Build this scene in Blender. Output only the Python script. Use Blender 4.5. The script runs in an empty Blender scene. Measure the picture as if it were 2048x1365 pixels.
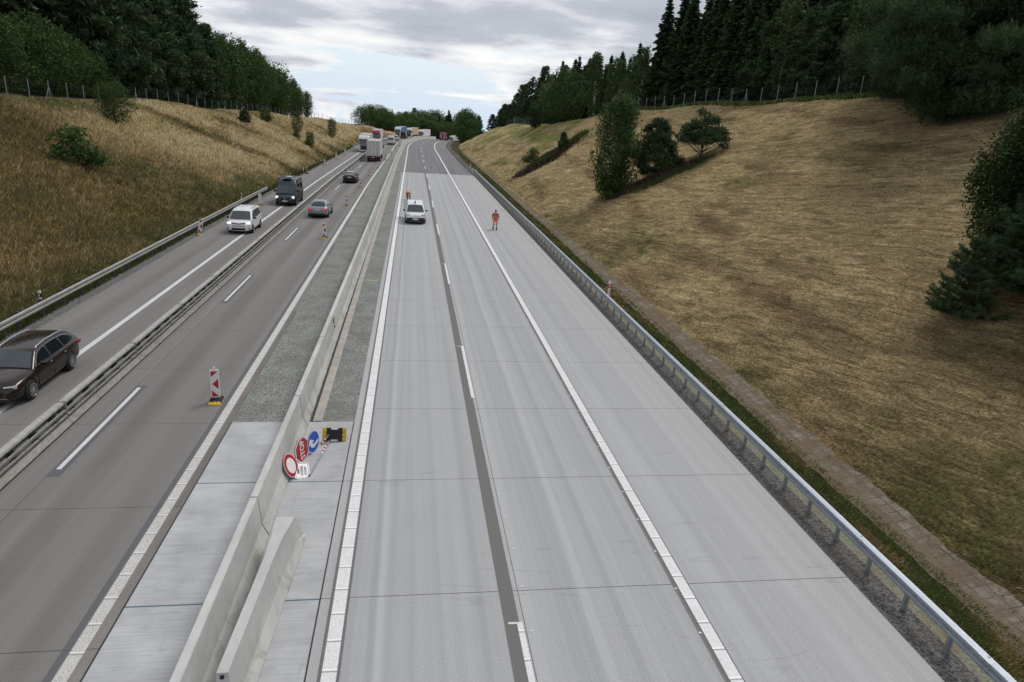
import bpy, bmesh, math, random
import numpy as np
from mathutils import Vector, Matrix

SC = bpy.context.scene
COL = SC.collection
PI = math.pi

# ---------------------------------------------------------------- camera
YAW, PITCH, ROLL, CAMH = 0.155769, 0.316495, 0.062253, 10.098
cam_d = bpy.data.cameras.new("camera")
cam_d.sensor_fit = 'HORIZONTAL'
cam_d.sensor_width = 36.0
cam_d.lens = 1365.0 / 2048.0 * 36.0
cam_d.clip_start = 0.1
cam_d.clip_end = 20000
cam = bpy.data.objects.new("camera", cam_d)
COL.objects.link(cam)
F = Vector((math.sin(YAW)*math.cos(PITCH), math.cos(YAW)*math.cos(PITCH), -math.sin(PITCH)))
R0 = Vector((math.cos(YAW), -math.sin(YAW), 0)); U0 = R0.cross(F)
RR = R0*math.cos(ROLL) + U0*math.sin(ROLL); UU = -R0*math.sin(ROLL) + U0*math.cos(ROLL)
M = Matrix(((RR.x, UU.x, -F.x, 0), (RR.y, UU.y, -F.y, 0), (RR.z, UU.z, -F.z, CAMH), (0, 0, 0, 1)))
cam.matrix_world = M
SC.camera = cam

# ---------------------------------------------------------------- render look
SC.view_settings.view_transform = 'Standard'
SC.view_settings.look = 'None'
SC.view_settings.gamma = 1.0
SC.view_settings.use_curve_mapping = False
SC.view_settings.exposure = 0.92
SC.cycles.max_bounces = 6
SC.cycles.transparent_max_bounces = 12
SC.cycles.use_denoising = True

# ---------------------------------------------------------------- sky: cloudy daylight
SUN_EL, SUN_AZ = math.radians(54), math.radians(42)      # azimuth from +Y towards +X
world = bpy.data.worlds.new("World")
SC.world = world
world.use_nodes = True
wn, wl = world.node_tree.nodes, world.node_tree.links
wn.clear()
def W(t, **k):
    n = wn.new(t)
    for a, b in k.items(): setattr(n, a, b)
    return n
def wmath(op, a, b=None, clamp=False):
    n = W('ShaderNodeMath', operation=op); n.use_clamp = clamp
    for i, v in enumerate((a, b)):
        if v is None: continue
        if isinstance(v, (int, float)): n.inputs[i].default_value = v
        else: wl.new(v, n.inputs[i])
    return n.outputs[0]
sky = W('ShaderNodeTexSky', sky_type='NISHITA')
sky.sun_disc = False
sky.sun_elevation = SUN_EL
sky.sun_rotation = SUN_AZ
sky.dust_density = 2.0
sky.air_density = 1.2
tc = W('ShaderNodeTexCoord')
sep = W('ShaderNodeSeparateXYZ'); wl.new(tc.outputs['Generated'], sep.inputs[0])
zc = wmath('ADD', wmath('MAXIMUM', sep.outputs[2], 0.0), 0.13)
px_ = wmath('DIVIDE', sep.outputs[0], zc)
py_ = wmath('DIVIDE', sep.outputs[1], zc)
cmb = W('ShaderNodeCombineXYZ'); wl.new(px_, cmb.inputs[0]); wl.new(py_, cmb.inputs[1])
# a cloud deck seen from below plus some height, so lumps stand up near the horizon
wl.new(wmath('MULTIPLY', sep.outputs[2], 3.5), cmb.inputs[2])
def wnoise(scale, detail, rough, off, dist=0.0):
    mp = W('ShaderNodeMapping'); mp.inputs['Location'].default_value = off
    wl.new(cmb.outputs[0], mp.inputs[0])
    n = W('ShaderNodeTexNoise'); n.inputs['Scale'].default_value = scale
    n.inputs['Detail'].default_value = detail; n.inputs['Roughness'].default_value = rough
    n.inputs['Distortion'].default_value = dist
    wl.new(mp.outputs[0], n.inputs['Vector'])
    return n.outputs[0]
nA = wnoise(0.70, 12, 0.56, (23.1, 17.4, 2.0), 0.2)      # cover
nB = wnoise(1.25, 12, 0.55, (1.7, 2.9, 4.0), 0.15)       # body shading
# clouds thicken overhead, thin towards the horizon
cover = wmath('ADD', nA, wmath('MULTIPLY', wmath('MINIMUM', sep.outputs[2], 0.16), 1.35))
mask = W('ShaderNodeMapRange'); mask.interpolation_type = 'SMOOTHSTEP'
mask.inputs[1].default_value = 0.475; mask.inputs[2].default_value = 0.555
wl.new(cover, mask.inputs[0])
shade_in = wmath('ADD', nB, wmath('MULTIPLY', wmath('SUBTRACT', cover, 0.600), 1.1))
ramp = W('ShaderNodeValToRGB')
wl.new(shade_in, ramp.inputs[0])
el = ramp.color_ramp.elements
el[0].position = 0.36; el[0].color = (0.53, 0.53, 0.525, 1)
el[1].position = 0.92; el[1].color = (0.20, 0.218, 0.25, 1)
e = el.new(0.48); e.color = (0.43, 0.44, 0.46, 1)
e = el.new(0.60); e.color = (0.285, 0.30, 0.335, 1)
skys = W('ShaderNodeMix', data_type='RGBA', blend_type='MULTIPLY'); skys.inputs[0].default_value = 1.0
wl.new(sky.outputs[0], skys.inputs[6]); skys.inputs[7].default_value = (0.095, 0.095, 0.095, 1)
hz = W('ShaderNodeMapRange'); hz.inputs[1].default_value = 0.0; hz.inputs[2].default_value = 0.2
hz.inputs[3].default_value = 0.9; hz.inputs[4].default_value = 0.5
wl.new(sep.outputs[2], hz.inputs[0])
pale = W('ShaderNodeMix', data_type='RGBA')
wl.new(hz.outputs[0], pale.inputs[0]); wl.new(skys.outputs[2], pale.inputs[6]); pale.inputs[7].default_value = (0.37, 0.445, 0.52, 1)
mixc = W('ShaderNodeMix', data_type='RGBA')
wl.new(mask.outputs[0], mixc.inputs[0]); wl.new(pale.outputs[2], mixc.inputs[6]); wl.new(ramp.outputs[0], mixc.inputs[7])
bg = W('ShaderNodeBackground'); bg.inputs[1].default_value = 1.0
wl.new(mixc.outputs[2], bg.inputs[0])
wo = W('ShaderNodeOutputWorld'); wl.new(bg.outputs[0], wo.inputs[0])

sd = bpy.data.lights.new("sun", 'SUN')
sd.energy = 1.0
sd.angle = math.radians(22)
sd.color = (1.0, 0.96, 0.90)
sun = bpy.data.objects.new("sun", sd); COL.objects.link(sun)
sdir = Vector((math.sin(SUN_AZ)*math.cos(SUN_EL), math.cos(SUN_AZ)*math.cos(SUN_EL), math.sin(SUN_EL)))
sun.rotation_euler = sdir.to_track_quat('Z', 'Y').to_euler()

# ---------------------------------------------------------------- helpers
def srgb(r, g, b):
    f = lambda c: (c/255/12.92) if c/255 <= 0.04045 else ((c/255+0.055)/1.055)**2.4
    return (f(r), f(g), f(b), 1)
def obj(name, me, mat=None, parent=None, loc=None, rotz=0, smooth=False):
    if isinstance(me, bmesh.types.BMesh):
        bm = me; me = bpy.data.meshes.new(name)
        bmesh.ops.recalc_face_normals(bm, faces=bm.faces)
        bm.to_mesh(me); bm.free()
    o = bpy.data.objects.new(name, me); COL.objects.link(o)
    if mat:
        for m in (mat if isinstance(mat, (list, tuple)) else [mat]): me.materials.append(m)
    if parent: o.parent = parent
    if loc is not None: o.location = loc
    if rotz: o.rotation_euler = (0, 0, rotz)
    if smooth:
        me.polygons.foreach_set('use_smooth', [True]*len(me.polygons))
    return o
def tag(o, label=None, cat=None, group=None, kind=None):
    if label: o['label'] = label
    if cat: o['category'] = cat
    if group: o['group'] = group
    if kind: o['kind'] = kind
    return o
def thing(name, label, cat, loc=(0, 0, 0), rotz=0, group=None):
    o = bpy.data.objects.new(name, None); COL.objects.link(o)
    o.empty_display_size = 0.3
    o.location = loc; o.rotation_euler = (0, 0, rotz)
    return tag(o, label, cat, group)
def copy_tree(o, parent=None):
    c = o.copy(); COL.objects.link(c)
    if parent: c.parent = parent
    for ch in [x for x in KIDS.get(o.name, [])]: copy_tree(ch, c)
    return c
KIDS = {}
def index_kids():
    KIDS.clear()
    for x in COL.objects:
        if x.parent: KIDS.setdefault(x.parent.name, []).append(x)
def dup(root, loc=None, rotz=None, label=None, group=None):
    index_kids()
    c = copy_tree(root)
    if loc is not None: c.location = loc
    if rotz is not None: c.rotation_euler = (0, 0, rotz)
    if label: c['label'] = label
    if group: c['group'] = group
    return c
def np_mesh(name, V, Fs, smooth=False, attrs=None):
    """V (n,3), Fs (m,k)"""
    V = np.asarray(V, dtype=np.float32); Fs = np.asarray(Fs, dtype=np.int32)
    me = bpy.data.meshes.new(name)
    k = Fs.shape[1]
    me.vertices.add(len(V)); me.vertices.foreach_set('co', V.ravel())
    me.loops.add(Fs.size); me.loops.foreach_set('vertex_index', Fs.ravel())
    me.polygons.add(len(Fs)); me.polygons.foreach_set('loop_start', np.arange(len(Fs), dtype=np.int32)*k)
    me.update(calc_edges=True)
    if smooth: me.polygons.foreach_set('use_smooth', np.ones(len(Fs), dtype=bool))
    for an, (typ, dom, data) in (attrs or {}).items():
        a = me.attributes.new(an, typ, dom)
        a.data.foreach_set('value' if typ == 'FLOAT' else 'color', np.asarray(data, dtype=np.float32).ravel())
    return me
def box(bm, x0, x1, y0, y1, z0, z1, bev=0):
    vs = [bm.verts.new((x, y, z)) for x in (x0, x1) for y in (y0, y1) for z in (z0, z1)]
    fs = [bm.faces.new([vs[i] for i in q]) for q in ((0,1,3,2),(4,6,7,5),(0,4,5,1),(2,3,7,6),(0,2,6,4),(1,5,7,3))]
    if bev:
        es = list({e for f in fs for e in f.edges})
        bmesh.ops.bevel(bm, geom=es, offset=bev, segments=2, profile=0.6, affect='EDGES')
    return vs
def cyl(bm, p0, p1, r0, r1=None, n=12, cap=True):
    p0, p1 = Vector(p0), Vector(p1); r1 = r0 if r1 is None else r1
    d = (p1-p0).normalized(); a = d.orthogonal().normalized(); b = d.cross(a)
    A = [bm.verts.new(p0+(a*math.cos(2*PI*i/n)+b*math.sin(2*PI*i/n))*r0) for i in range(n)]
    B = [bm.verts.new(p1+(a*math.cos(2*PI*i/n)+b*math.sin(2*PI*i/n))*r1) for i in range(n)]
    for i in range(n): bm.faces.new((A[i], A[(i+1) % n], B[(i+1) % n], B[i]))
    if cap: bm.faces.new(A[::-1]); bm.faces.new(B)
def lathe_x(bm, prof, n=24, cx=0, cy=0, cz=0, cap=True):
    """profile list of (x, r) spun about the X axis"""
    rings = []
    for x, r in prof:
        rings.append([bm.verts.new((cx+x, cy+r*math.cos(2*PI*i/n), cz+r*math.sin(2*PI*i/n))) for i in range(n)])
    for a, b in zip(rings, rings[1:]):
        for i in range(n): bm.faces.new((a[i], a[(i+1) % n], b[(i+1) % n], b[i]))
    if cap: bm.faces.new(rings[0][::-1]); bm.faces.new(rings[-1])
def prism_x(bm, poly, x0, x1):
    """(y,z) outline extruded along X"""
    A = [bm.verts.new((x0, y, z)) for y, z in poly]; B = [bm.verts.new((x1, y, z)) for y, z in poly]
    n = len(poly)
    for i in range(n): bm.faces.new((A[i], A[(i+1) % n], B[(i+1) % n], B[i]))
    bm.faces.new(A[::-1]); bm.faces.new(B)
def prism_y(bm, poly, y0, y1):
    A = [bm.verts.new((x, y0, z)) for x, z in poly]; B = [bm.verts.new((x, y1, z)) for x, z in poly]
    n = len(poly)
    for i in range(n): bm.faces.new((A[i], A[(i+1) % n], B[(i+1) % n], B[i]))
    bm.faces.new(A[::-1]); bm.faces.new(B)
def bevel_all(bm, w, seg=2):
    bmesh.ops.recalc_face_normals(bm, faces=bm.faces)
    es = [e for e in bm.edges if len(e.link_faces) == 2 and e.calc_face_angle(0) > 0.35]
    bmesh.ops.bevel(bm, geom=es, offset=w, segments=seg, profile=0.5, affect='EDGES', clamp_overlap=True)
def baked(o):
    dg = bpy.context.evaluated_depsgraph_get()
    me = bpy.data.meshes.new_from_object(o.evaluated_get(dg), depsgraph=dg)
    o.modifiers.clear(); o.data = me
    return o
def NB(*a): return bmesh.new()

# ---------------------------------------------------------------- materials
def mat(name, color=(0.5,0.5,0.5,1), rough=0.6, metal=0.0, spec=0.5, coat=0.0, emit=None, es=0.0):
    m = bpy.data.materials.new(name); m.use_nodes = True
    b = m.node_tree.nodes['Principled BSDF']
    b.inputs['Base Color'].default_value = color
    b.inputs['Roughness'].default_value = rough
    b.inputs['Metallic'].default_value = metal
    b.inputs['Specular IOR Level'].default_value = spec
    b.inputs['Coat Weight'].default_value = coat
    b.inputs['Coat Roughness'].default_value = 0.08
    if emit: b.inputs['Emission Color'].default_value = emit; b.inputs['Emission Strength'].default_value = es
    return m
class G:
    """tiny node-graph helper"""
    def __init__(s, m): s.m = m; s.n = m.node_tree.nodes; s.l = m.node_tree.links; s.b = s.n['Principled BSDF']; s._pos = None
    def pos(s):
        if s._pos is None:
            g = s.n.new('ShaderNodeNewGeometry'); s._pos = g.outputs['Position']
            x = s.n.new('ShaderNodeSeparateXYZ'); s.l.new(s._pos, x.inputs[0]); s.x, s.y, s.z = x.outputs
        return s._pos
    def local(s):
        t = s.n.new('ShaderNodeTexCoord'); s._pos = t.outputs['Object']
        x = s.n.new('ShaderNodeSeparateXYZ'); s.l.new(s._pos, x.inputs[0]); s.x, s.y, s.z = x.outputs
        return s._pos
    def noise(s, scale, detail=4, rough=0.6, sc=(1,1,1), dist=0.0, off=(0,0,0), vec=None):
        mp = s.n.new('ShaderNodeMapping'); mp.inputs['Scale'].default_value = sc; mp.inputs['Location'].default_value = off
        s.l.new(vec or s._pos or s.pos(), mp.inputs[0])
        n = s.n.new('ShaderNodeTexNoise'); n.inputs['Scale'].default_value = scale; n.inputs['Detail'].default_value = detail
        n.inputs['Roughness'].default_value = rough; n.inputs['Distortion'].default_value = dist
        s.l.new(mp.outputs[0], n.inputs['Vector']); return n.outputs[0]
    def vor(s, scale, sc=(1,1,1), feat='F1', out=0):
        mp = s.n.new('ShaderNodeMapping'); mp.inputs['Scale'].default_value = sc
        s.l.new(s._pos or s.pos(), mp.inputs[0])
        n = s.n.new('ShaderNodeTexVoronoi'); n.feature = feat; n.inputs['Scale'].default_value = scale
        s.l.new(mp.outputs[0], n.inputs['Vector']); return n.outputs[out]
    def math(s, op, a, b=None, c=None, clamp=False):
        n = s.n.new('ShaderNodeMath'); n.operation = op; n.use_clamp = clamp
        for i, v in enumerate((a, b, c)):
            if v is None: continue
            if isinstance(v, (int, float)): n.inputs[i].default_value = v
            else: s.l.new(v, n.inputs[i])
        return n.outputs[0]
    def map(s, v, a, b, c=0.0, d=1.0, smooth=False):
        n = s.n.new('ShaderNodeMapRange'); n.clamp = True
        if smooth: n.interpolation_type = 'SMOOTHSTEP'
        s.l.new(v, n.inputs[0])
        for i, q in enumerate((a, b, c, d)): n.inputs[i+1].default_value = q
        return n.outputs[0]
    def mix(s, f, a, b, mode='MIX'):
        n = s.n.new('ShaderNodeMix'); n.data_type = 'RGBA'; n.blend_type = mode
        for i, v in ((0, f), (6, a), (7, b)):
            if isinstance(v, (int, float)): n.inputs[i].default_value = v
            elif isinstance(v, (tuple, list)): n.inputs[i].default_value = tuple(v) if len(v) == 4 else (*v, 1)
            else: s.l.new(v, n.inputs[i])
        return n.outputs[2]
    def ramp(s, v, stops):
        n = s.n.new('ShaderNodeValToRGB'); s.l.new(v, n.inputs[0]); e = n.color_ramp.elements
        e[0].position, e[0].color = stops[0][0], stops[0][1]; e[1].position, e[1].color = stops[-1][0], stops[-1][1]
        for p, c in stops[1:-1]: q = e.new(p); q.color = c
        return n.outputs[0]
    def attr(s, name, out=2):
        n = s.n.new('ShaderNodeAttribute'); n.attribute_name = name; return n.outputs[out]
    def color(s, c): s.l.new(c, s.b.inputs['Base Color'])
    def rough(s, c): s.l.new(c, s.b.inputs['Roughness'])
    def bump(s, h, strength=0.3, dist=0.02):
        n = s.n.new('ShaderNodeBump'); n.inputs['Strength'].default_value = strength; n.inputs['Distance'].default_value = dist
        s.l.new(h, n.inputs['Height']); s.l.new(n.outputs[0], s.b.inputs['Normal'])
    def line(s, v, period, phase, half):
        """1 on thin lines every `period`"""
        a = s.math('FRACT', s.math('DIVIDE', s.math('SUBTRACT', v, phase-half), period))
        return s.math('LESS_THAN', a, 2*half/period)
    def at(s, v, x, half):
        return s.math('LESS_THAN', s.math('ABSOLUTE', s.math('SUBTRACT', v, x)), half)

def plain(name, col, rough=0.6, metal=0.0, var=0.12, scale=6.0, coat=0.0, spec=0.5, dirt=None):
    """a surface with slight real unevenness of tone"""
    m = mat(name, col, rough, metal, spec, coat); g = G(m); g.local()
    n = g.noise(scale, 5, 0.65)
    c = g.mix(g.map(n, 0.3, 0.7), tuple(x*(1-var) for x in col[:3])+(1,), tuple(min(1, x*(1+var)) for x in col[:3])+(1,))
    if dirt:
        d = g.map(g.noise(2.3, 6, 0.7, off=(3,5,1)), 0.48, 0.72)
        c = g.mix(g.math('MULTIPLY', d, 0.6), c, dirt)
    g.color(c); g.rough(g.map(n, 0.2, 0.8, rough*0.85, min(1, rough*1.15)))
    return m

# ---------------------------------------------------------------- road alignment: s along, t to the right
S0, RAD, S1 = 205.0, 550.0, 585.0
def road(s, t, z=0.0):
    if s <= S0: return (t, s, z)
    a = (min(s, S1)-S0)/RAD
    X = RAD-(RAD-t)*math.cos(a); Y = S0+(RAD-t)*math.sin(a)
    if s > S1: X += (s-S1)*math.sin(a); Y += (s-S1)*math.cos(a)
    return (X, Y, z-dip(s))
def dip(s): return min(max(s-255.0, 0)**2/3200.0, 5.5)
def head(s): return -max(0.0, min(s, S1)-S0)/RAD
def npr(S, T, Z):
    S = np.asarray(S, float); T = np.asarray(T, float)
    a = np.clip(S-S0, 0, S1-S0)/RAD; ex = np.clip(S-S1, 0, None)
    X = np.where(S <= S0, T, RAD-(RAD-T)*np.cos(a)+ex*np.sin(a))
    Y = np.where(S <= S0, S, S0+(RAD-T)*np.sin(a)+ex*np.cos(a))
    return np.stack([X, Y, Z-np.minimum(np.clip(S-255, 0, None)**2/3200, 5.5)], -1)
lsh = lambda s: 0.8*min(max((s-100)/80.0, 0), 1)          # the old carriageway closes in on the new one further out
wsh = lambda s: 0.5*min(max((s-150)/50.0, 0), 1)
def srange(a, b):
    out = [a]; s = a
    while s < b:
        s += 5 if s < 200 else 6
        out.append(min(s, b))
    return out
def strip(name, t0, t1, s0, s1, z, m, kind='structure', parent=None, edge=0.0):
    f0 = t0 if callable(t0) else (lambda s: t0); f1 = t1 if callable(t1) else (lambda s: t1)
    bm = bmesh.new(); prev = None
    for s in srange(s0, s1):
        zz = z(s) if callable(z) else z
        cur = [bm.verts.new(road(s, f0(s), zz)), bm.verts.new(road(s, f1(s), zz))]
        if edge: cur = [bm.verts.new(road(s, f0(s), zz-edge))]+cur+[bm.verts.new(road(s, f1(s), zz-edge))]
        if prev:
            for i in range(len(cur)-1): bm.faces.new((prev[i], prev[i+1], cur[i+1], cur[i]))
        prev = cur
    o = obj(name, bm, m, parent)
    if kind: tag(o, kind=kind)
    return o

# ---------------------------------------------------------------- value noise for placement and ground colour
_rs = np.random.RandomState(7); _tab = _rs.rand(256, 256)
def vnoise(x, y):
    x = np.asarray(x, float); y = np.asarray(y, float)
    xi = np.floor(x).astype(int); yi = np.floor(y).astype(int); fx = x-xi; fy = y-yi
    fx = fx*fx*(3-2*fx); fy = fy*fy*(3-2*fy)
    g = lambda a, b: _tab[a % 256, b % 256]
    return (g(xi, yi)*(1-fx)+g(xi+1, yi)*fx)*(1-fy)+(g(xi, yi+1)*(1-fx)+g(xi+1, yi+1)*fx)*fy
def fbm(x, y, o=4):
    v = 0; a = 0.5; tot = 0
    for i in range(o): v = v+a*vnoise(x*2**i+i*17.3, y*2**i+i*9.1); tot += a; a *= 0.55
    return v/tot

# ---------------------------------------------------------------- terrain
CR_S = [-60, 30, 58, 86, 110, 134, 153, 188, 235, 265, 279, 284, 300, 330, 420, 600, 3000]
CR_Z = [13.5, 14.4, 14.5, 14.2, 13.7, 13.0, 11.4, 8.8, 8.4, 6.6, 4.6, 3.2, 2.2, 2.0, 2.0, -6, -90]
CL_S = [-60, 40, 70, 108, 128, 161, 201, 229, 249, 273, 295, 340, 430, 600, 3000]
CL_Z = [9.0, 8.9, 8.8, 8.9, 8.3, 7.7, 6.5, 5.9, 4.3, 3.3, 2.8, 2.0, 0.8, -6, -90]
def smin(a, b, k):
    h = np.clip(0.5+0.5*(b-a)/k, 0, 1)
    return b*(1-h)+a*h-k*h*(1-h)
def terr(S, T, rough=True):
    S = np.asarray(S, float); T = np.asarray(T, float)
    sh = 0.8*np.clip((S-100)/80, 0, 1)
    z = np.full(np.broadcast(S, T).shape, -0.12)
    # right
    cr = np.interp(S, CR_S, CR_Z)
    u = T-14.75
    up = smin(np.maximum(u, 0)/1.9, cr+0.012*np.maximum(T-40, 0)+0*S, 1.2)
    zr = np.interp(T, [10.5, 11.9, 13.1, 13.35, 14.1, 14.75], [-0.03, -0.06, -0.36, -0.46, -0.50, -0.36])
    zr = np.where(u > 0, -0.36+up+0.0, zr)
    if rough:
        w = np.clip(u/3, 0, 1)
        zr = zr+w*((fbm(S*0.07, T*0.07, 3)-0.5)*0.9+(fbm(S*0.35+9, T*0.5, 3)-0.5)*0.22)
    z = np.where(T > 10.5, zr, z)
    # left
    cl = np.interp(S, CL_S, CL_Z)
    v = -17.6-(T-sh)
    upl = smin(np.maximum(v, 0)/2.0, cl+0.01*np.maximum(-T-38, 0), 1.2)
    zl = np.where(v > 0, upl, -0.03)
    if rough:
        w = np.clip(v/3, 0, 1)
        zl = zl+w*((fbm(S*0.06+40, T*0.08, 3)-0.5)*1.3+(fbm(S*0.3+9, T*0.4, 3)-0.5)*0.25)
    z = np.where(T < -16.2+sh, zl, z)
    return z
def ground(s, t): return float(terr(s, t))
def gpt(s, t, dz=0.0): return road(s, t, ground(s, t)+dz)

# how golden / green / brown the left bank is, 0..1 each
def bank_tint(S, T):
    h = np.clip((-17.6-T)/20, 0, 1.4)                       # 0 toe .. 1 crest
    n = fbm(S*0.045+h*2.2, T*0.11+3, 4); n2 = fbm(S*0.12+50, T*0.25, 4); n3 = fbm(S*0.02+7, h*2+1, 3)
    gold = np.clip((S-56-(1-h)*16)/26, 0, 1)*0.85+0.10
    gold = gold*(0.45+0.9*n)+0.25*(n2-0.5)+0.28*(n3-0.5)
    def band(s0, s1, hw): # darker hollow running down the slope
        c = s0+(s1-s0)*(1-h); return np.exp(-((S-c)/hw)**2)
    gold = gold*1.25-0.80*band(93, 112, 4.0)-0.50*band(152, 150, 6)-0.45*band(120, 135, 3)-0.6*np.clip(n2-0.62, 0, 0.2)*5-0.35*np.exp(-((S-62)/9)**2)*np.clip(h*2-1, 0, 1)
    gold = gold-0.5*np.clip(1-h*6, 0, 1)*np.clip((S-60)/40, 0, 1)+0.25*np.clip((S-190)/60, 0, 1)
    gold = np.clip(gold, 0, 1)
    green = np.clip(3.2*(fbm(S*0.09+11, T*0.2+5, 4)-0.465)+0.8*band(95, 114, 2.2)*(fbm(S*0.3, T*0.5, 2) > 0.4)+0.55*np.clip(h-0.82, 0, 0.3)/0.3*(S < 140)+0.55*np.clip(1-h*7, 0, 1), 0, 1)
    return gold, green
GOLD = np.array([0.62, 0.475, 0.275]); BROWN = np.array([0.185, 0.145, 0.064]); GREEN = np.array([0.080, 0.105, 0.034])
def bank_rgb(S, T):
    g, r = bank_tint(S, T); g = g[..., None]; r = r[..., None]
    c = BROWN*(1-g)+GOLD*g
    return c*(1-r*0.75)+GREEN*r*0.75
# the mown right bank: straw over green stubble
STRAW = np.array([0.580, 0.455, 0.255]); EARTH = np.array([0.290, 0.205, 0.118]); STUB = np.array([0.145, 0.160, 0.052])
def mown_rgb(S, T):
    u = np.clip((T-14.75)/26, 0, 1.3)
    sw = fbm(S*0.05+T*0.02, T*0.75+2.0*np.sin(S*0.045), 4); n = fbm(S*0.16, T*0.35+9, 4); n2 = fbm(S*0.5, T*0.9+4, 3)
    e = np.clip((n-0.54)*2.0+(sw-0.50)*2.6, 0, 1); e = e+0.35*np.clip((30-S)/14, 0, 1)+0.25*np.clip((38-S)/20, 0, 1)*np.clip((n2-0.5)*6, 0, 1)
    e = np.clip(e, 0, 0.95)[..., None]
    near = 0.36*np.clip((34-S)/14, 0, 1)*np.clip(1.1-u*1.3, 0, 1)
    far = np.clip((S-105)/50, 0, 1)*(0.25+0.75*np.clip(u*2.2, 0, 1))
    gr = np.clip((fbm(S*0.11+31, T*0.22, 4)-0.58)*3+2.5*np.clip(fbm(S*0.45+3, T*0.8, 3)-0.70, 0, 1)*2+near*np.clip((n2-0.35)*3.2, 0, 1.6)+far*(0.75+0.7*(n-0.5)), 0, 0.9)[..., None]
    c = STRAW*(1-e)+EARTH*e
    c = c*(0.78+0.44*n2[..., None])
    cG = STUB*(1-far[..., None]*0.0)+far[..., None]*np.array([0.10, 0.115, 0.035])
    return c*(1-gr)+cG*gr
VERGE = np.array([0.070, 0.090, 0.025])
def ground_rgb(S, T):
    sh = 0.8*np.clip((S-100)/80, 0, 1)
    c = np.where((T < -17.2+sh)[..., None], bank_rgb(S, T), np.array([0.20, 0.19, 0.17]))
    c = np.where((T > 14.6)[..., None], mown_rgb(S, T), c)
    n = fbm(S*0.4, T*1.3, 4)[..., None]
    v = VERGE*(0.7+0.6*n)*(1-np.clip((n-0.5)*4, 0, 1))+np.array([0.22, 0.16, 0.07])*np.clip((n-0.54)*4, 0, 1)
    c = np.where(((T > 11.8) & (T <= 14.7))[..., None], v, c)
    # woodland floor beyond the crests
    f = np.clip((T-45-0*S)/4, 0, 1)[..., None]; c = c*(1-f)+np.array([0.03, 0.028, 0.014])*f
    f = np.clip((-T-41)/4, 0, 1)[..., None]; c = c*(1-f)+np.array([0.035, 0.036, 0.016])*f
    return c

def gridmesh(name, SS, TT):
    S, T = np.meshgrid(SS, TT, indexing='ij')
    Z = terr(S, T)
    V = npr(S, T, Z).reshape(-1, 3)
    C = ground_rgb(S, T).reshape(-1, 3)
    ns, nt = S.shape
    idx = np.arange(ns*nt).reshape(ns, nt)
    Fq = np.stack([idx[:-1, :-1], idx[:-1, 1:], idx[1:, 1:], idx[1:, :-1]], -1).reshape(-1, 4)
    A = np.concatenate([C, np.ones((len(C), 1))], 1)
    return np_mesh(name, V, Fq, True, {'tint': ('FLOAT_COLOR', 'POINT', A)})
SS = np.concatenate([np.arange(-40, 8, 4), np.arange(8, 110, 0.6), np.arange(110, 300, 1.5), np.arange(300, 600, 10), [650, 750, 900, 1200, 1800, 3000]])
TT = np.concatenate([[-900, -500, -300, -200, -140, -100, -80, -65, -55, -48], np.arange(-44, -17.6, 0.55), [-17.45, -17.2, -16.5, -15.9, -15, -8, 0, 8, 10.4, 10.6, 11.2, 11.9, 12.5, 13.1, 13.35, 14.1, 14.75],
                     np.arange(15.1, 46, 0.55), [48, 55, 65, 80, 100, 140, 200, 280, 380]])
mg = mat("meadow_ground", rough=0.95, spec=0.1); g = G(mg); g.pos()
tn = g.attr('tint', 0)
fine = g.noise(9, 5, 0.75, (1, 1, 1)); mid = g.noise(1.6, 5, 0.7, (1, 1, 1), 0.4)
streak = g.noise(5.0, 5, 0.75, (1.0, 0.22, 1.0), 1.2)
ra = g.math('SUBTRACT', g.math('MULTIPLY', g.y, 0.22), g.math('MULTIPLY', g.x, 0.05)); rb = g.math('ADD', g.math('MULTIPLY', g.x, 1.35), g.math('MULTIPLY', g.y, 0.32))
rc = g.n.new('ShaderNodeCombineXYZ'); g.l.new(ra, rc.inputs[0]); g.l.new(rb, rc.inputs[1]); g.l.new(g.z, rc.inputs[2])
ridge = g.noise(1.5, 5, 0.7, (1, 1, 0.6), 0.9, vec=rc.outputs[0])
c = g.mix(1.0, tn, g.mix(g.map(fine, 0.32, 0.68), (0.36, 0.34, 0.31), (1.55, 1.55, 1.50)), 'MULTIPLY')  # gaps between clumps darkened in the colour, as shading
c = g.mix(1.0, c, g.mix(g.map(streak, 0.34, 0.66), (0.66, 0.64, 0.60), (1.28, 1.28, 1.26)), 'MULTIPLY')
c = g.mix(1.0, c, g.mix(g.map(mid, 0.35, 0.65), (0.84, 0.84, 0.84), (1.12, 1.12, 1.12)), 'MULTIPLY')
c = g.mix(1.0, c, g.mix(g.map(ridge, 0.36, 0.64), (0.55, 0.53, 0.50), (1.30, 1.30, 1.30)), 'MULTIPLY')  # lump shading put into the colour: ridges lighter, gaps between them darker
g.color(c); g.bump(g.math('ADD', g.math('MULTIPLY', ridge, 2.0), fine), 1.0, 0.35)
ter = obj("ground", gridmesh("ground", SS, TT), mg); tag(ter, kind='structure')
mf = mat("far_fields", (0.05, 0.065, 0.03, 1), 0.95, spec=0.1)
bm = bmesh.new(); disc_ = []
for r_, z_ in ((700, -11), (9000, -320)): disc_.append([bm.verts.new((r_*math.cos(2*PI*i/64), r_*math.sin(2*PI*i/64), z_)) for i in range(64)])
bm.faces.new(disc_[0])
for i in range(64): bm.faces.new((disc_[0][i], disc_[1][i], disc_[1][(i+1) % 64], disc_[0][(i+1) % 64]))
tag(obj("far_fields", bm, mf), kind='structure')
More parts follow.
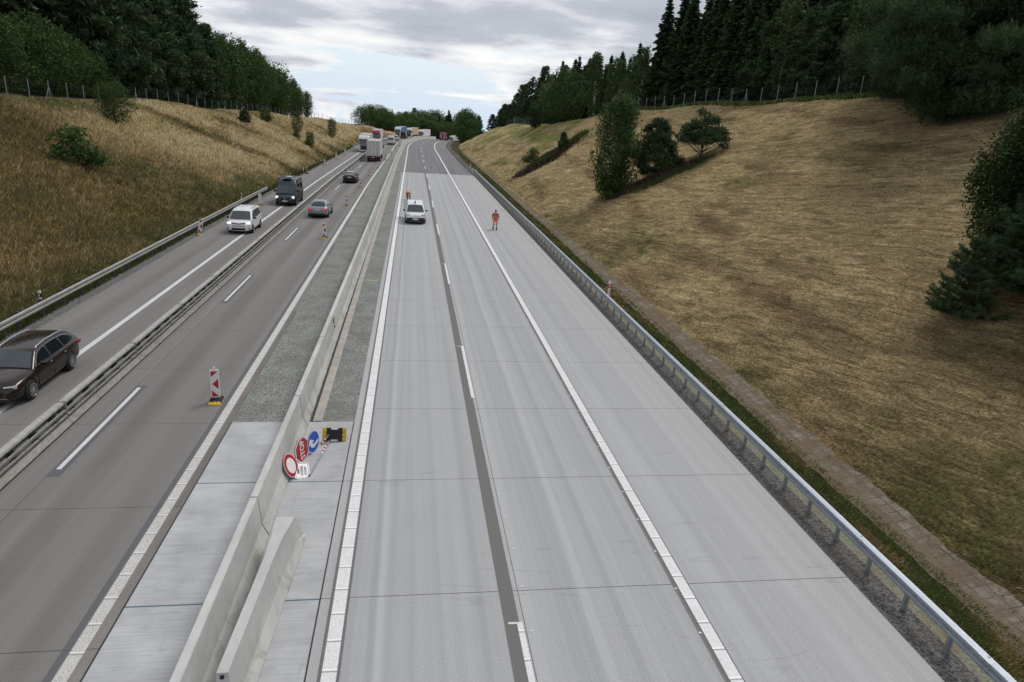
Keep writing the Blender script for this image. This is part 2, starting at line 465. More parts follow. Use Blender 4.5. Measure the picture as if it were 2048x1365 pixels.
# low hills on the horizon
bm = bmesh.new(); rr = random.Random(3)
for k in range(3):
    prev = None
    for i in range(61):
        a = math.radians(-70+i*140/60); D = 2600+700*k
        x, y = D*math.sin(a), D*math.cos(a)
        hgt = -62-12*k+22*float(fbm(np.array(i*0.23+k*9), np.array(1.0+k), 4))
        cur = [bm.verts.new((x*0.86, y*0.86, -130)), bm.verts.new((x, y, hgt)), bm.verts.new((x*1.14, y*1.14, -200))]
        if prev:
            for j in (0, 1): bm.faces.new((prev[j], prev[j+1], cur[j+1], cur[j]))
        prev = cur
mh = mat("hill_woods", (0.06, 0.085, 0.10, 1), 0.95, spec=0.05)
tag(obj("distant_hills", bm, mh, smooth=True), kind='structure')

# ---------------------------------------------------------------- road surfaces
def concrete_new():
    m = mat("new_concrete", rough=0.8, spec=0.3); g = G(m); g.pos()
    long1 = g.noise(1.0, 5, 0.6, (2.2, 0.012, 1), off=(3, 0, 0)); long2 = g.noise(1.0, 4, 0.7, (9, 0.03, 1))
    fine = g.noise(38, 3, 0.8); blot = g.noise(0.5, 5, 0.65)
    c = g.mix(g.map(long1, 0.36, 0.66), (0.365, 0.370, 0.378), (0.465, 0.468, 0.472))
    c = g.mix(g.map(long2, 0.42, 0.72, 0, 0.35), c, (0.48, 0.482, 0.485))
    c = g.mix(g.map(blot, 0.4, 0.75, 0, 0.30), c, (0.36, 0.362, 0.37))
    # pale edge towards the shoulder, wheel-polished bands
    c = g.mix(g.map(g.x, 7.0, 9.8, 0, 0.55), c, (0.46, 0.455, 0.445))
    for x, w, d, col in ((-0.55, 0.06, 0.5, (0.50,0.505,0.51)), (-0.72, 0.07, 0.4, (0.27,0.275,0.28)), (0.85, 0.06, 0.35, (0.47,0.475,0.48)), (3.95, 0.10, 0.5, (0.49,0.495,0.50)), (3.75, 0.09, 0.35, (0.30,0.305,0.31)),
                         (4.95, 0.07, 0.4, (0.47,0.475,0.48)), (4.6, 0.1, 0.25, (0.31,0.315,0.32)), (7.3, 0.07, 0.3, (0.48,0.485,0.49)), (2.62, 0.10, 0.45, (0.49,0.49,0.49)), (10.1, 0.12, 0.4, (0.36,0.35,0.34))):
        soft = g.map(g.math('ABSOLUTE', g.math('SUBTRACT', g.math('ADD', g.x, g.math('MULTIPLY', g.math('SUBTRACT', g.noise(0.15, 2, 0.5, (0.2, 1, 1), off=(x*7, 0, 0)), 0.5), 0.18)), x)), w*0.6, w*1.6, d, 0.0, True)
        c = g.mix(soft, c, col)
    c = g.mix(g.map(fine, 0.36, 0.64, 0.0, 1.0), g.mix(1.0, c, (0.74, 0.74, 0.74), 'MULTIPLY'), g.mix(1.0, c, (1.10, 1.10, 1.10), 'MULTIPLY'))
    speck = g.map(g.noise(70, 2, 0.9), 0.33, 0.40, 0.55, 0.0); c = g.mix(speck, c, (0.12, 0.12, 0.12))
    # faint tyre arcs across the lanes
    arc = g.noise(0.32, 2, 0.5, (0.25, 1.6, 1), 0.9); arcm = g.math('LESS_THAN', g.math('ABSOLUTE', g.math('SUBTRACT', arc, 0.52)), 0.0035)
    c = g.mix(g.math('MULTIPLY', arcm, g.math('MULTIPLY', 0.16, g.map(g.noise(0.9, 3), 0.45, 0.6))), c, (0.13, 0.13, 0.13))
    jt = g.line(g.y, 5.0, 2.62, 0.011); jl = g.math('MAXIMUM', g.at(g.x, 2.46, 0.009), g.at(g.x, 6.10, 0.008))
    j = g.math('MAXIMUM', jt, jl); j = g.math('MULTIPLY', j, g.map(g.y, 60, 120, 0.85, 0.25))
    c = g.mix(j, c, (0.07, 0.068, 0.065))
    g.color(c); g.bump(fine, 0.25, 0.004); return m
def asphalt_new():
    m = mat("weathered_asphalt", rough=0.85, spec=0.3); g = G(m); g.pos()
    l = g.noise(1.0, 5, 0.6, (1.6, 0.02, 1)); b = g.noise(0.35, 5, 0.65); f = g.noise(30, 3, 0.8)
    c = g.mix(g.map(l, 0.35, 0.68), (0.150, 0.148, 0.155), (0.215, 0.212, 0.215))
    c = g.mix(g.map(b, 0.35, 0.75, 0, 0.4), c, (0.16, 0.158, 0.165))
    jt = g.line(g.y, 5.0, 2.62, 0.02); c = g.mix(g.math('MULTIPLY', jt, 0.35), c, (0.1, 0.1, 0.1))
    c = g.mix(1.0, c, g.mix(f, (0.85,)*3, (1.15,)*3), 'MULTIPLY')
    g.color(c); return m
def concrete_old():
    m = mat("old_concrete", rough=0.8, spec=0.3); g = G(m); g.pos()
    l = g.noise(1.0, 5, 0.6, (1.3, 0.015, 1)); b = g.noise(0.4, 5, 0.6, (1, 0.4, 1)); f = g.noise(32, 3, 0.8)
    c = g.mix(g.map(l, 0.35, 0.68), (0.178, 0.168, 0.160), (0.248, 0.237, 0.227))
    c = g.mix(g.map(b, 0.38, 0.7, 0, 0.5), c, (0.200, 0.190, 0.182))
    for x, w, d in ((-8.7, 0.38, 0.45), (-7.05, 0.34, 0.35), (-12.4, 0.35, 0.3), (-14.6, 0.3, 0.15)):
        s = g.map(g.math('ABSOLUTE', g.math('SUBTRACT', g.x, x)), w*0.3, w*1.5, d, 0.0, True)
        s = g.math('MULTIPLY', s, g.map(g.noise(0.6, 4, 0.6, (1, 0.25, 1), off=(x, 0, 0)), 0.3, 0.65, 0.4, 1.1))
        c = g.mix(s, c, (0.100, 0.088, 0.080))
    c = g.mix(g.map(g.x, -6.05, -5.95), c, g.mix(g.map(b, 0.4, 0.65), (0.15, 0.135, 0.125), (0.245, 0.225, 0.21)))
    c = g.mix(1.0, c, g.mix(g.map(f, 0.35, 0.65), (0.80,)*3, (1.16,)*3), 'MULTIPLY')
    speck = g.map(g.noise(60, 2, 0.9), 0.32, 0.39, 0.5, 0.0); c = g.mix(speck, c, (0.06, 0.055, 0.05))
    jt = g.line(g.y, 5.0, 1.45, 0.011); jl = g.at(g.x, -9.82, 0.010); j = g.math('MAXIMUM', jt, jl)
    j = g.math('MULTIPLY', j, g.map(g.y, 60, 130, 0.8, 0.15)); c = g.mix(j, c, (0.045, 0.04, 0.04))
    seam = g.at(g.x, -6.38, 0.075); c = g.mix(g.math('MULTIPLY', seam, 0.75), c, (0.095, 0.097, 0.110))
    g.color(c); g.bump(f, 0.25, 0.004); return m
def slab():
    m = mat("broomed_concrete", rough=0.75, spec=0.3); g = G(m); g.pos()
    br = g.noise(1.0, 4, 0.7, (0.6, 26, 1)); b = g.noise(0.7, 5, 0.6, off=(4, 2, 0)); st = g.noise(0.9, 5, 0.7, (1.0, 4.2, 1), 0.7)
    c = g.mix(g.map(b, 0.35, 0.65), (0.38, 0.385, 0.395), (0.50, 0.505, 0.51))
    c = g.mix(1.0, c, g.mix(g.map(br, 0.3, 0.7), (0.82,)*3, (1.10,)*3), 'MULTIPLY')
    c = g.mix(g.map(st, 0.56, 0.74, 0.0, 0.38), c, (0.20, 0.195, 0.195))
    lo = g.noise(2.0, 4, 0.7, (2.2, 0.2, 1)); c = g.mix(g.map(lo, 0.60, 0.72, 0, 0.35), c, (0.27, 0.265, 0.26))
    jt = g.line(g.y, 5.0, 2.60, 0.022); c = g.mix(jt, c, (0.09, 0.15, 0.18))
    g.color(c); g.bump(br, 0.2, 0.004); return m
def gravel(name, lo, hi, sc=22, bumpd=0.03, dark=None):
    m = mat(name, rough=0.95, spec=0.15); g = G(m); g.pos()
    v = g.vor(sc, out=1); s = g.n.new('ShaderNodeSeparateColor'); g.l.new(v, s.inputs[0])
    b = g.noise(0.6, 6, 0.7); n = g.noise(sc*0.8, 4, 0.8)
    c = g.mix(s.outputs[0], lo, hi); c = g.mix(g.map(n, 0.3, 0.7), g.mix(1.0, c, (0.68,)*3, 'MULTIPLY'), g.mix(1.0, c, (1.25,)*3, 'MULTIPLY'))
    if dark: c = g.mix(g.map(b, 0.45, 0.68), c, g.mix(0.55, c, dark))
    g.color(c); g.bump(g.math('ADD', g.vor(sc), g.math('MULTIPLY', n, 0.7)), 1.0, bumpd); return m
def paint(name, col, wear=0.5, bars=None, ramp=(0.40, 0.47), base=(0.25, 0.25, 0.25)):
    m = mat(name, rough=0.6, spec=0.3); g = G(m); g.pos()
    n = g.noise(55, 2, 0.9, (1, 1, 1), 0.8)
    wearm = g.map(n, ramp[0], ramp[1], wear, 0.0)
    wearm = g.math('MULTIPLY', wearm, g.map(g.y, 18, 60, 1.0, 0.25))
    c = g.mix(g.map(g.noise(0.8, 4, 0.6), 0.3, 0.7), tuple(x*0.9 for x in col), col)
    c = g.mix(wearm, c, base)
    if bars:
        j = g.line(g.y, bars, 0.4, 0.018); j2 = g.line(g.y, bars, 0.45, 0.022)
        k = g.map(g.y, 25, 60, 0.8, 0.1)
        c = g.mix(g.math('MULTIPLY', j, k), c, (0.26, 0.26, 0.26)); c = g.mix(g.math('MULTIPLY', j2, k), c, tuple(min(1, x*1.12) for x in col))
    g.color(c); g.bump(n, 0.5, 0.004); return m

m_new, m_asp, m_old, m_slab = concrete_new(), asphalt_new(), concrete_old(), slab()
m_grav = gravel("crushed_stone", (0.150, 0.157, 0.143, 1), (0.40, 0.41, 0.385, 1), 24, 0.03, (0.13, 0.128, 0.11, 1))
m_grdk = gravel("dark_gravel", (0.050, 0.048, 0.048, 1), (0.20, 0.19, 0.185, 1), 22, 0.02, (0.10, 0.085, 0.065, 1))
m_grlt = gravel("pale_green_gravel", (0.16, 0.16, 0.115, 1), (0.30, 0.30, 0.225, 1), 26, 0.02, (0.22, 0.15, 0.08, 1))
m_grl = gravel("grey_gravel", (0.10, 0.10, 0.098, 1), (0.24, 0.24, 0.235, 1), 16, 0.04, (0.13, 0.12, 0.09, 1))
m_white = paint("road_paint", (0.80, 0.80, 0.80), 0.65, 0.78)
m_white2 = paint("road_paint_worn", (0.66, 0.65, 0.62), 0.8, 0.78, (0.42, 0.50), (0.17, 0.16, 0.15))
m_white3 = paint("road_paint_plain", (0.70, 0.70, 0.70), 0.55, None)
m_milled = plain("milled_strip", (0.150, 0.147, 0.140, 1), 0.9, var=0.25, scale=30)
m_sealer = plain("joint_sealant_black", (0.02, 0.02, 0.02, 1), 0.6)

strip("old_carriageway", lambda s: -16.28+lsh(s), lambda s: -5.79+lsh(s), -30, 620, 0.0, m_old, edge=0.1)
strip("new_carriageway", -1.83, 10.55, -30, 122.0, 0.0, m_new, edge=0.1)
strip("new_carriageway_far", lambda s: -1.62, lambda s: 10.5-0.5*min(1, max(0, (s-122)/40)), 122.0, 620, 0.0, m_asp, edge=0.1)
strip("median_gravel", lambda s: -5.83+lsh(s), lambda s: (-1.81 if s < 122.5 else -1.60), 21.55, 620, -0.015, m_grav)
strip("crossing_slabs", -5.77, -1.855, -30, 21.55, 0.004, m_slab, edge=0.1)
# expansion joints round the slabs
strip("slab_joint_line", -5.80, -5.765, -30, 21.55, 0.008, m_sealer)
strip("slab_joint_line", -1.86, -1.835, -30, 21.55, 0.008, m_sealer)
m_curb = plain("kerb_slab", (0.40, 0.375, 0.335, 1), 0.85, var=0.2, scale=1.6, dirt=(0.22, 0.2, 0.17, 1))
strip("median_kerb_strip", lambda s: -3.20+wsh(s), lambda s: -2.90+wsh(s), 21.6, 330, 0.012, m_curb, edge=0.03)
strip("drain_strip", lambda s: -3.28+wsh(s), lambda s: -3.21+wsh(s), 21.6, 330, 0.002, m_sealer)
# milled strips under the markings
strip("milled_strip", 2.03, 2.35, -30, 122, 0.004, m_milled)
strip("milled_strip", 6.12, 6.50, -30, 122, 0.004, m_milled)
strip("milled_strip", -1.63, -1.22, -30, 122, 0.004, m_milled)
# painted lines
strip("edge_line", lambda s: -1.56, lambda s: -1.28, -30, 121.9, 0.009, m_white)
strip("edge_line", lambda s: -1.53, lambda s: -1.27, 121.9, 600, 0.009, m_white3)
strip("edge_line", 6.21, 6.47, -30, 600, 0.009, m_white)
strip("edge_line", lambda s: -6.28+lsh(s), lambda s: -6.02+lsh(s), -30, 600, 0.006, m_white2)
strip("edge_line", lambda s: -13.34+lsh(s), lambda s: -13.10+lsh(s), -30, 600, 0.006, m_white3)
def dashes(t, w, first, n, ln, per, sh, m, zz):
    bm = bmesh.new()
    for k in range(n):
        s = first+per*k; ss = [s, s+ln/2, s+ln]; rows = [(bm.verts.new(road(a, t+sh(a)-w/2, zz)), bm.verts.new(road(a, t+sh(a)+w/2, zz))) for a in ss]
        for a, b in zip(rows, rows[1:]): bm.faces.new((a[0], a[1], b[1], b[0]))
    return tag(obj("lane_dashes", bm, m), kind='structure')
dashes(2.36, 0.125, 5.6, 22, 6.0, 18.0, lambda s: 0, m_white, 0.009)
dashes(2.27, 0.32, 11.56, 22, 0.06, 18.0, lambda s: 0, m_white3, 0.0095)
dashes(-9.68, 0.13, 18.5, 22, 6.0, 18.0, lsh, m_white3, 0.008)
m_seald = plain("dark_band", (0.105, 0.107, 0.120, 1), 0.8)
dashes(-9.66, 0.36, 18.1, 22, 6.6, 18.0, lsh, m_seald, 0.004)
# chalk survey dots beside the lines
bm = bmesh.new()
for k in range(30):
    for tt in (6.13, 2.58):
        s = 8.2+k*1.42+(0.3 if tt < 3 else 0); rx = 0.035
        vs = [bm.verts.new((tt+rx*math.cos(a), s+rx*0.8*math.sin(a), 0.0105)) for a in [i*PI/4 for i in range(8)]]; bm.faces.new(vs)
tag(obj("survey_dots", bm, m_white3), kind='structure')
bm = bmesh.new(); box(bm, -2.75, -2.05, 42.0, 42.09, -0.012, -0.004)
tag(obj("survey_mark", bm, mat("green_marking", (0.35, 0.75, 0.12, 1), 0.7)), kind='structure')
# shoulders
strip("gravel_shoulder", 10.56, lambda s: 11.35-0.3*min(1, max(0, (s-60)/60)), -30, 400, -0.022, m_grdk)
strip("gravel_shoulder", lambda s: 11.35-0.3*min(1, max(0, (s-60)/60)), lambda s: 12.0-0.75*min(1, max(0, (s-30)/70)), -30, 140, -0.020, m_grlt)
strip("gravel_shoulder", lambda s: -17.35+lsh(s)+0.9*min(1, max(0, (s-60)/50)), lambda s: -16.29+lsh(s), -30, 400, -0.012, m_grl)
# paved ditch
def ditch_mat():
    m = mat("ditch_pavers", rough=0.9, spec=0.2); g = G(m); g.pos()
    n = g.noise(1.1, 6, 0.7); f = g.noise(14, 4, 0.8)
    xx0 = g.math('ADD', g.x, g.math('MULTIPLY', g.math('SUBTRACT', g.noise(1.7, 3, 0.6), 0.5), 0.10))
    cellv = g.vor(1.0, (3.2, 2.1, 0.01), out=1); s = g.n.new('ShaderNodeSeparateColor'); g.l.new(cellv, s.inputs[0])
    c = g.mix(g.map(n, 0.35, 0.65), (0.140, 0.106, 0.072), (0.205, 0.168, 0.126)); c = g.mix(g.map(s.outputs[0], 0, 1, 0, 0.35), c, (0.20, 0.19, 0.18)); c = g.mix(g.math('MULTIPLY', g.math('GREATER_THAN', xx0, 14.02), 0.6), c, g.mix(s.outputs[0], (0.20, 0.175, 0.15), (0.32, 0.29, 0.25)))
    wob = g.math('MULTIPLY', g.math('SUBTRACT', g.noise(1.7, 3, 0.6), 0.5), 0.10)
    xx = g.math('ADD', g.x, wob); yy = g.math('ADD', g.y, wob)
    j = g.math('MAXIMUM', g.line(yy, 0.42, 0.0, 0.018), g.math('MAXIMUM', g.at(xx, 14.05, 0.025), g.at(xx, 14.42, 0.02)))
    j = g.math('MULTIPLY', j, g.math('GREATER_THAN', g.x, 13.95)); 
    j2 = g.math('MULTIPLY', g.line(yy, 1.3, 0.2, 0.014), 0.25)
    c = g.mix(g.math('MULTIPLY', g.math('MAXIMUM', j, j2), g.map(g.noise(2.1, 4, 0.7, off=(5, 5, 5)), 0.35, 0.6, 0.25, 0.85)), c, (0.05, 0.05, 0.026))
    c = g.mix(g.map(g.noise(0.9, 5, 0.7, off=(9, 1, 0)), 0.38, 0.56, 0, 0.9), c, (0.150, 0.112, 0.068))
    c = g.mix(1.0, c, g.mix(g.map(f, 0.3, 0.7), (0.75,)*3, (1.2,)*3), 'MULTIPLY')
    g.color(c); g.bump(g.math('SUBTRACT', f, g.math('MULTIPLY', j, 1.5)), 0.8, 0.03); return m
m_dit = ditch_mat()
def prof_sheet(name, prof, s0, s1, m, step=0.5, jag=0.0, dz=0.02):
    SSs = np.arange(s0, s1, step); T = np.array([p[0] for p in prof]); Z = np.array([p[1] for p in prof])
    S, TTg = np.meshgrid(SSs, T, indexing='ij'); ZZ = np.broadcast_to(Z, S.shape).copy()+dz
    if jag: TTg = TTg.copy(); TTg[:, -1] += (fbm(SSs*1.4, SSs*0, 4)-0.5)*jag; TTg[:, 0] += (fbm(SSs*1.1+40, SSs*0, 4)-0.5)*jag*0.6
    TTg = 14.2+(TTg-14.2)*(1-0.55*np.clip((S-35)/80, 0, 1))
    V = npr(S, TTg, ZZ).reshape(-1, 3); ns, nt = S.shape; idx = np.arange(ns*nt).reshape(ns, nt)
    Fq = np.stack([idx[:-1, :-1], idx[:-1, 1:], idx[1:, 1:], idx[1:, :-1]], -1).reshape(-1, 4)
    return tag(obj(name, np_mesh(name, V, Fq), m), kind='structure')
prof_sheet("paved_ditch", [(13.3, -0.44), (13.45, -0.475), (14.05, -0.50), (14.4, -0.42), (14.68, -0.36)], -20, 205, m_dit, 0.18, 0.55)

# ================================================================ BARRIERS
m_conc = mat("precast_concrete", rough=0.75, spec=0.3); g = G(m_conc); g.pos()
a_ = g.noise(1.3, 5, 0.65, (1, 0.35, 1)); b_ = g.noise(0.9, 5, 0.7, (2.5, 1.3, 0.5), 1.0, off=(3, 4, 5)); f_ = g.noise(25, 3, 0.7)
c_ = g.mix(g.map(a_, 0.3, 0.7), (0.43, 0.435, 0.42), (0.60, 0.60, 0.58))
c_ = g.mix(g.math('MULTIPLY', g.map(b_, 0.50, 0.63, 0, 0.75), g.map(g.z, 0.0, 0.8, 1.0, 0.15)), c_, (0.30, 0.285, 0.22))
c_ = g.mix(1.0, c_, g.mix(f_, (0.92,)*3, (1.08,)*3), 'MULTIPLY'); g.color(c_); g.bump(f_, 0.25, 0.004)
m_galv = mat("galvanised_steel", (0.55, 0.58, 0.62, 1), 0.38, 0.75); g = G(m_galv); g.pos()
n_ = g.noise(9, 4, 0.7); g.color(g.mix(g.map(n_, 0.3, 0.7), (0.30, 0.335, 0.375), (0.44, 0.475, 0.52))); g.rough(g.map(n_, 0.3, 0.7, 0.52, 0.68))
m_galvd = plain("weathered_galvanised_steel", (0.24, 0.235, 0.215, 1), 0.55, 0.4, var=0.25, scale=8, dirt=(0.12, 0.10, 0.07, 1))
m_post = plain("galvanised_post", (0.32, 0.36, 0.39, 1), 0.5, 0.5, var=0.15)
m_postd = plain("dark_steel_post", (0.075, 0.08, 0.09, 1), 0.6, 0.3, var=0.2)
m_dark = mat("dark_gap", (0.012, 0.012, 0.012, 1), 0.8)
m_rubber = plain("black_rubber", (0.022, 0.022, 0.021, 1), 0.8, var=0.3)
m_yel = plain("yellow_rubber", (0.62, 0.42, 0.02, 1), 0.6, var=0.2)
m_red = mat("sign_red", (0.45, 0.012, 0.02, 1), 0.4); m_wht = mat("sign_white", (0.80, 0.80, 0.80, 1), 0.4)
m_blue = mat("sign_blue", (0.015, 0.10, 0.52, 1), 0.4); m_blk = mat("black_plastic", (0.012, 0.012, 0.013, 1), 0.45)
m_wplas = plain("white_plastic", (0.72, 0.72, 0.70, 1), 0.5, var=0.08)
m_greyback = plain("aluminium_back", (0.30, 0.32, 0.34, 1), 0.5, 0.5)

# concrete step barrier, 6.2 m elements
WT = [(-60, -3.85), (15, -3.72), (21, -3.58), (300, -3.58)]
def wall_t(s): return float(np.interp(s, [8, 15.0, 24, 60, 150, 200], [-3.72, -3.66, -3.60, -3.52, -3.45, -3.0]))
WH = 1.1
WPROF = [(-0.30, 0.0), (-0.30, 0.05), (-0.16, 0.34), (-0.09, WH-0.02), (-0.075, WH), (0.075, WH), (0.09, WH-0.02), (0.16, 0.34), (0.30, 0.05), (0.30, 0.0)]
def wall_mesh(L, notch=True):
    bm = bmesh.new(); ys = []
    cuts = [-L/2]
    for c in (-L*0.36, -L*0.12, L*0.12, L*0.36): cuts += [c-0.22, c+0.22]
    cuts.append(L/2)
    # body sections; drainage notches lift the foot between cut pairs
    for k in range(len(cuts)-1):
        y0, y1 = cuts[k], cuts[k+1]; low = 0.055 if (k % 2 == 1) else 0.0
        P = [(x, max(z, low)) for x, z in WPROF]
        if low: P = [(-0.298, low)]+[p for p in P[2:-2]]+[(0.298, low)]
        prism_y(bm, P, y0, y1)
    bmesh.ops.remove_doubles(bm, verts=bm.verts, dist=0.0005)
    return bm
SEG = 6.2
wall0 = None
k0 = -1
for k in range(k0, 50):
    s = 15.0+SEG*k-SEG/2+SEG      # joints at 15.0 + 6.2 k
    sm = s
    if sm > 330: break
    p = road(sm, wall_t(sm), 0.0); hd = head(sm)-math.atan2(wall_t(sm+3)-wall_t(sm-3), 6)
    if wall0 is None:
        wall0 = thing("concrete_barrier", "", "barrier", p, hd)
        obj("barrier_element", wall_mesh(SEG-0.045), m_conc, wall0)
        bm = bmesh.new(); prism_y(bm, [(x*0.95, z*0.97) for x, z in WPROF], SEG/2-0.024, SEG/2+0.02)
        obj("joint_strip", bm, m_dark, wall0); w = wall0
    else: w = dup(wall0, p, hd)
    lab = {0: "nearest long grey concrete barrier element, running out of the bottom edge of the photo", 1: "grey concrete barrier element that the stop sign and its neighbours lean on",
           2: "grey concrete barrier element just behind the sign group, past the end of the pale slabs"}.get(k-k0)
    if lab: w['label'] = lab; w['group'] = "concrete barrier elements"
    else:
        w['label'] = "light grey concrete step barrier element of the long wall standing in the median gravel"; w['group'] = "concrete barrier elements in the gravel median"
# short end element standing beside the wall
t = thing("concrete_barrier", "short pale concrete barrier end piece with a flared tapering head beside the long wall", "barrier", (0, 0, 0))
secs = [(9.55, 0.095, 1.06, 0.30), (12.6, 0.10, 1.06, 0.30), (13.4, 0.125, 1.06, 0.31), (13.95, 0.19, 1.05, 0.32), (14.25, 0.20, 1.02, 0.32), (15.0, 0.22, 0.10, 0.32)]
bm = bmesh.new(); prev = None
for i, (y, wt, h, wb) in enumerate(secs):
    xc = float(np.interp(y, [9.5, 14.1], [-3.02, -2.80])); k = h/1.06
    kn = min(0.34, h*0.5); wk = 0.16+(wt-0.09)*0.8
    P = [(-wb, 0), (-wb, 0.05*k), (-wk, kn), (-wt, h), (wt, h), (wk, kn), (wb, 0.05*k), (wb, 0)]
    cur = [bm.verts.new((xc+x, y, z)) for x, z in P]
    if prev:
        for j in range(len(P)): bm.faces.new((prev[j], prev[(j+1) % 8], cur[(j+1) % 8], cur[j]))
    else: bm.faces.new(cur[::-1])
    prev = cur
bm.faces.new(prev); bevel_all(bm, 0.012, 1)
obj("barrier_element", bm, m_conc, t)
bm = bmesh.new(); cyl(bm, (-3.02, 9.56, 0.98), (-3.02, 9.52, 0.98), 0.035); obj("coupling_hole", bm, m_dark, t)
# small reflector on the wall
p = road(30.6, wall_t(30.6)+0.12, 0.0)
t = thing("wall_reflector", "small black framed square reflector fixed to the side of the concrete wall", "reflector", p)
bm = bmesh.new(); box(bm, 0.0, 0.03, -0.12, 0.12, 0.70, 0.94, 0.006); obj("frame", bm, m_blk, t)
bm = bmesh.new(); box(bm, 0.03, 0.036, -0.06, 0.06, 0.76, 0.88); obj("reflector_face", bm, m_wht, t)
bm = bmesh.new(); box(bm, 0.02, 0.06, -0.09, -0.01, 0.52, 0.60); obj("bracket", bm, m_blk, t)

# removable steel median barrier
m_mix = m_galvd
ST = -10.85
L = 5.8
st0 = None
for k in range(0, 46):
    s = 7.0+L*k
    if s > 262: break
    tt = ST+lsh(s)*1.0; p = road(s, tt, 0.0)
    if st0 is None:
        st0 = thing("steel_barrier", "", "barrier", p, head(s))
        bm = bmesh.new(); prism_y(bm, [(-0.27, 0.0), (-0.27, 0.05), (-0.12, 0.19), (0.12, 0.19), (0.27, 0.05), (0.27, 0.0)], -L/2+0.01, L/2-0.01); obj("base_sill", bm, m_galvd, st0)
        bm = bmesh.new(); box(bm, -0.285, -0.24, -L/2, L/2, 0.0, 0.025); box(bm, 0.24, 0.285, -L/2, L/2, 0.0, 0.025); obj("foot_rail", bm, m_sealer, st0)
        bm = bmesh.new(); prism_y(bm, [(-0.09, 0.66), (-0.115, 0.70), (-0.10, 0.755), (0.10, 0.755), (0.115, 0.70), (0.09, 0.66)], -L/2+0.05, L/2-0.05); obj("top_rail", bm, plain("pale_steel_rail", (0.46, 0.45, 0.43, 1), 0.5, 0.3, var=0.2, dirt=(0.25, 0.22, 0.17, 1)), st0)
        for x in (-1, 1):
            bm = bmesh.new(); prism_y(bm, [(x*0.09, 0.52), (x*0.135, 0.50), (x*0.135, 0.43), (x*0.09, 0.41)], -L/2+0.03, L/2-0.03)
            prism_y(bm, [(x*0.10, 0.34), (x*0.16, 0.32), (x*0.16, 0.27), (x*0.10, 0.25)], -L/2+0.03, L/2-0.03); obj("side_rail", bm, m_galvd, st0)
        for j in range(5):
            y = -L/2+0.58+j*1.16; bm = bmesh.new(); box(bm, -0.07, 0.07, y-0.05, y+0.05, 0.19, 0.66); box(bm, -0.125, 0.125, y-0.09, y+0.09, 0.36, 0.42)
            obj("bracket", bm, m_postd, st0)
        bm = bmesh.new(); box(bm, -0.13, 0.13, L/2-0.05, L/2+0.04, 0.1, 0.765); obj("coupling_plate", bm, m_galvd, st0)
        w = st0
    else: w = dup(st0, p, head(s))
    if k in (1, 2): w['label'] = ["section of low steel barrier beside the dark brown estate car", "section of low steel barrier just behind the brown estate car's tail"][k-1]; w['group'] = "sections of the steel barrier near the brown car"
    else: w['label'] = "weathered steel barrier section with pale top rail dividing the old carriageway"; w['group'] = "steel barrier sections down the old carriageway"

# right guard rail: bright W-beam on posts
def wbeam(h0):   # (offset towards the road, z)
    return [(0.00, h0-0.155), (-0.075, h0-0.135), (-0.083, h0-0.085), (-0.01, h0-0.04), (-0.01, h0-0.0), (-0.083, h0+0.045), (-0.075, h0+0.10), (0.0, h0+0.12)]
def sweep(prof, pts_s, tfun, m, name, parent, zfun=lambda s: 0, side=1):
    bm = bmesh.new(); prev = None
    P2 = prof+[(x+0.006*(1 if side > 0 else -1), z) for x, z in reversed(prof)]
    for s in pts_s:
        cur = [bm.verts.new(road(s, tfun(s)+x*side, z+zfun(s))) for x, z in P2]
        if prev:
            n = len(cur)
            for i in range(n): bm.faces.new((prev[i], prev[(i+1) % n], cur[(i+1) % n], cur[i]))
        else: bm.faces.new(cur[::-1])
        prev = cur
    bm.faces.new(prev); return obj(name, bm, m, parent)
def rail_t(s):
    return float(np.interp(s, [-20, 60, 128, 133], [11.12, 11.12, 11.0, 10.1]))
gr = thing("guard_rail", "bright galvanised steel guard rail along the new carriageway's gravel shoulder", "guard rail", (0, 0, 0))
ss = [-6+4*i for i in range(34)]+[129, 131, 132.5]
sweep(wbeam(0.62), ss, rail_t, m_galv, "rail", gr)
sweep([(0.0, 0.735), (0.06, 0.742), (0.06, 0.72)], ss, rail_t, m_galv, "rail_cap", gr)
for k in range(92):
    s = 4.8+1.33*k
    if s > 126: break
    bm = bmesh.new(); tt = rail_t(s)
    box(bm, tt+0.03, tt+0.10, s-0.05, s-0.044, -0.1, 0.72); box(bm, tt+0.03, tt+0.036, s-0.05, s+0.05, -0.1, 0.72); box(bm, tt+0.094, tt+0.10, s-0.05, s+0.05, -0.1, 0.72)
    obj("post", bm, m_post, gr)
for k in range(24):
    s = 5.2+4.0*k; bm = bmesh.new(); prev = None
    for ds in (-0.16, 0.16):
        cur = [bm.verts.new(road(s+ds, rail_t(s)+x-0.007, z)) for x, z in wbeam(0.62)]
        if prev:
            for i in range(7): bm.faces.new((prev[i], prev[i+1], cur[i+1], cur[i]))
        prev = cur
    for dz in (0.07, -0.11):
        for dy in (-0.12, 0, 0.12): cyl(bm, (rail_t(s)-0.07, s+dy, 0.62+dz), (rail_t(s)-0.105, s+dy, 0.62+dz), 0.018, n=6)
    cyl(bm, (rail_t(s)+0.03, s, 0.735), (rail_t(s)+0.03, s, 0.755), 0.02, n=6)
    obj("splice_plate", bm, m_post, gr)
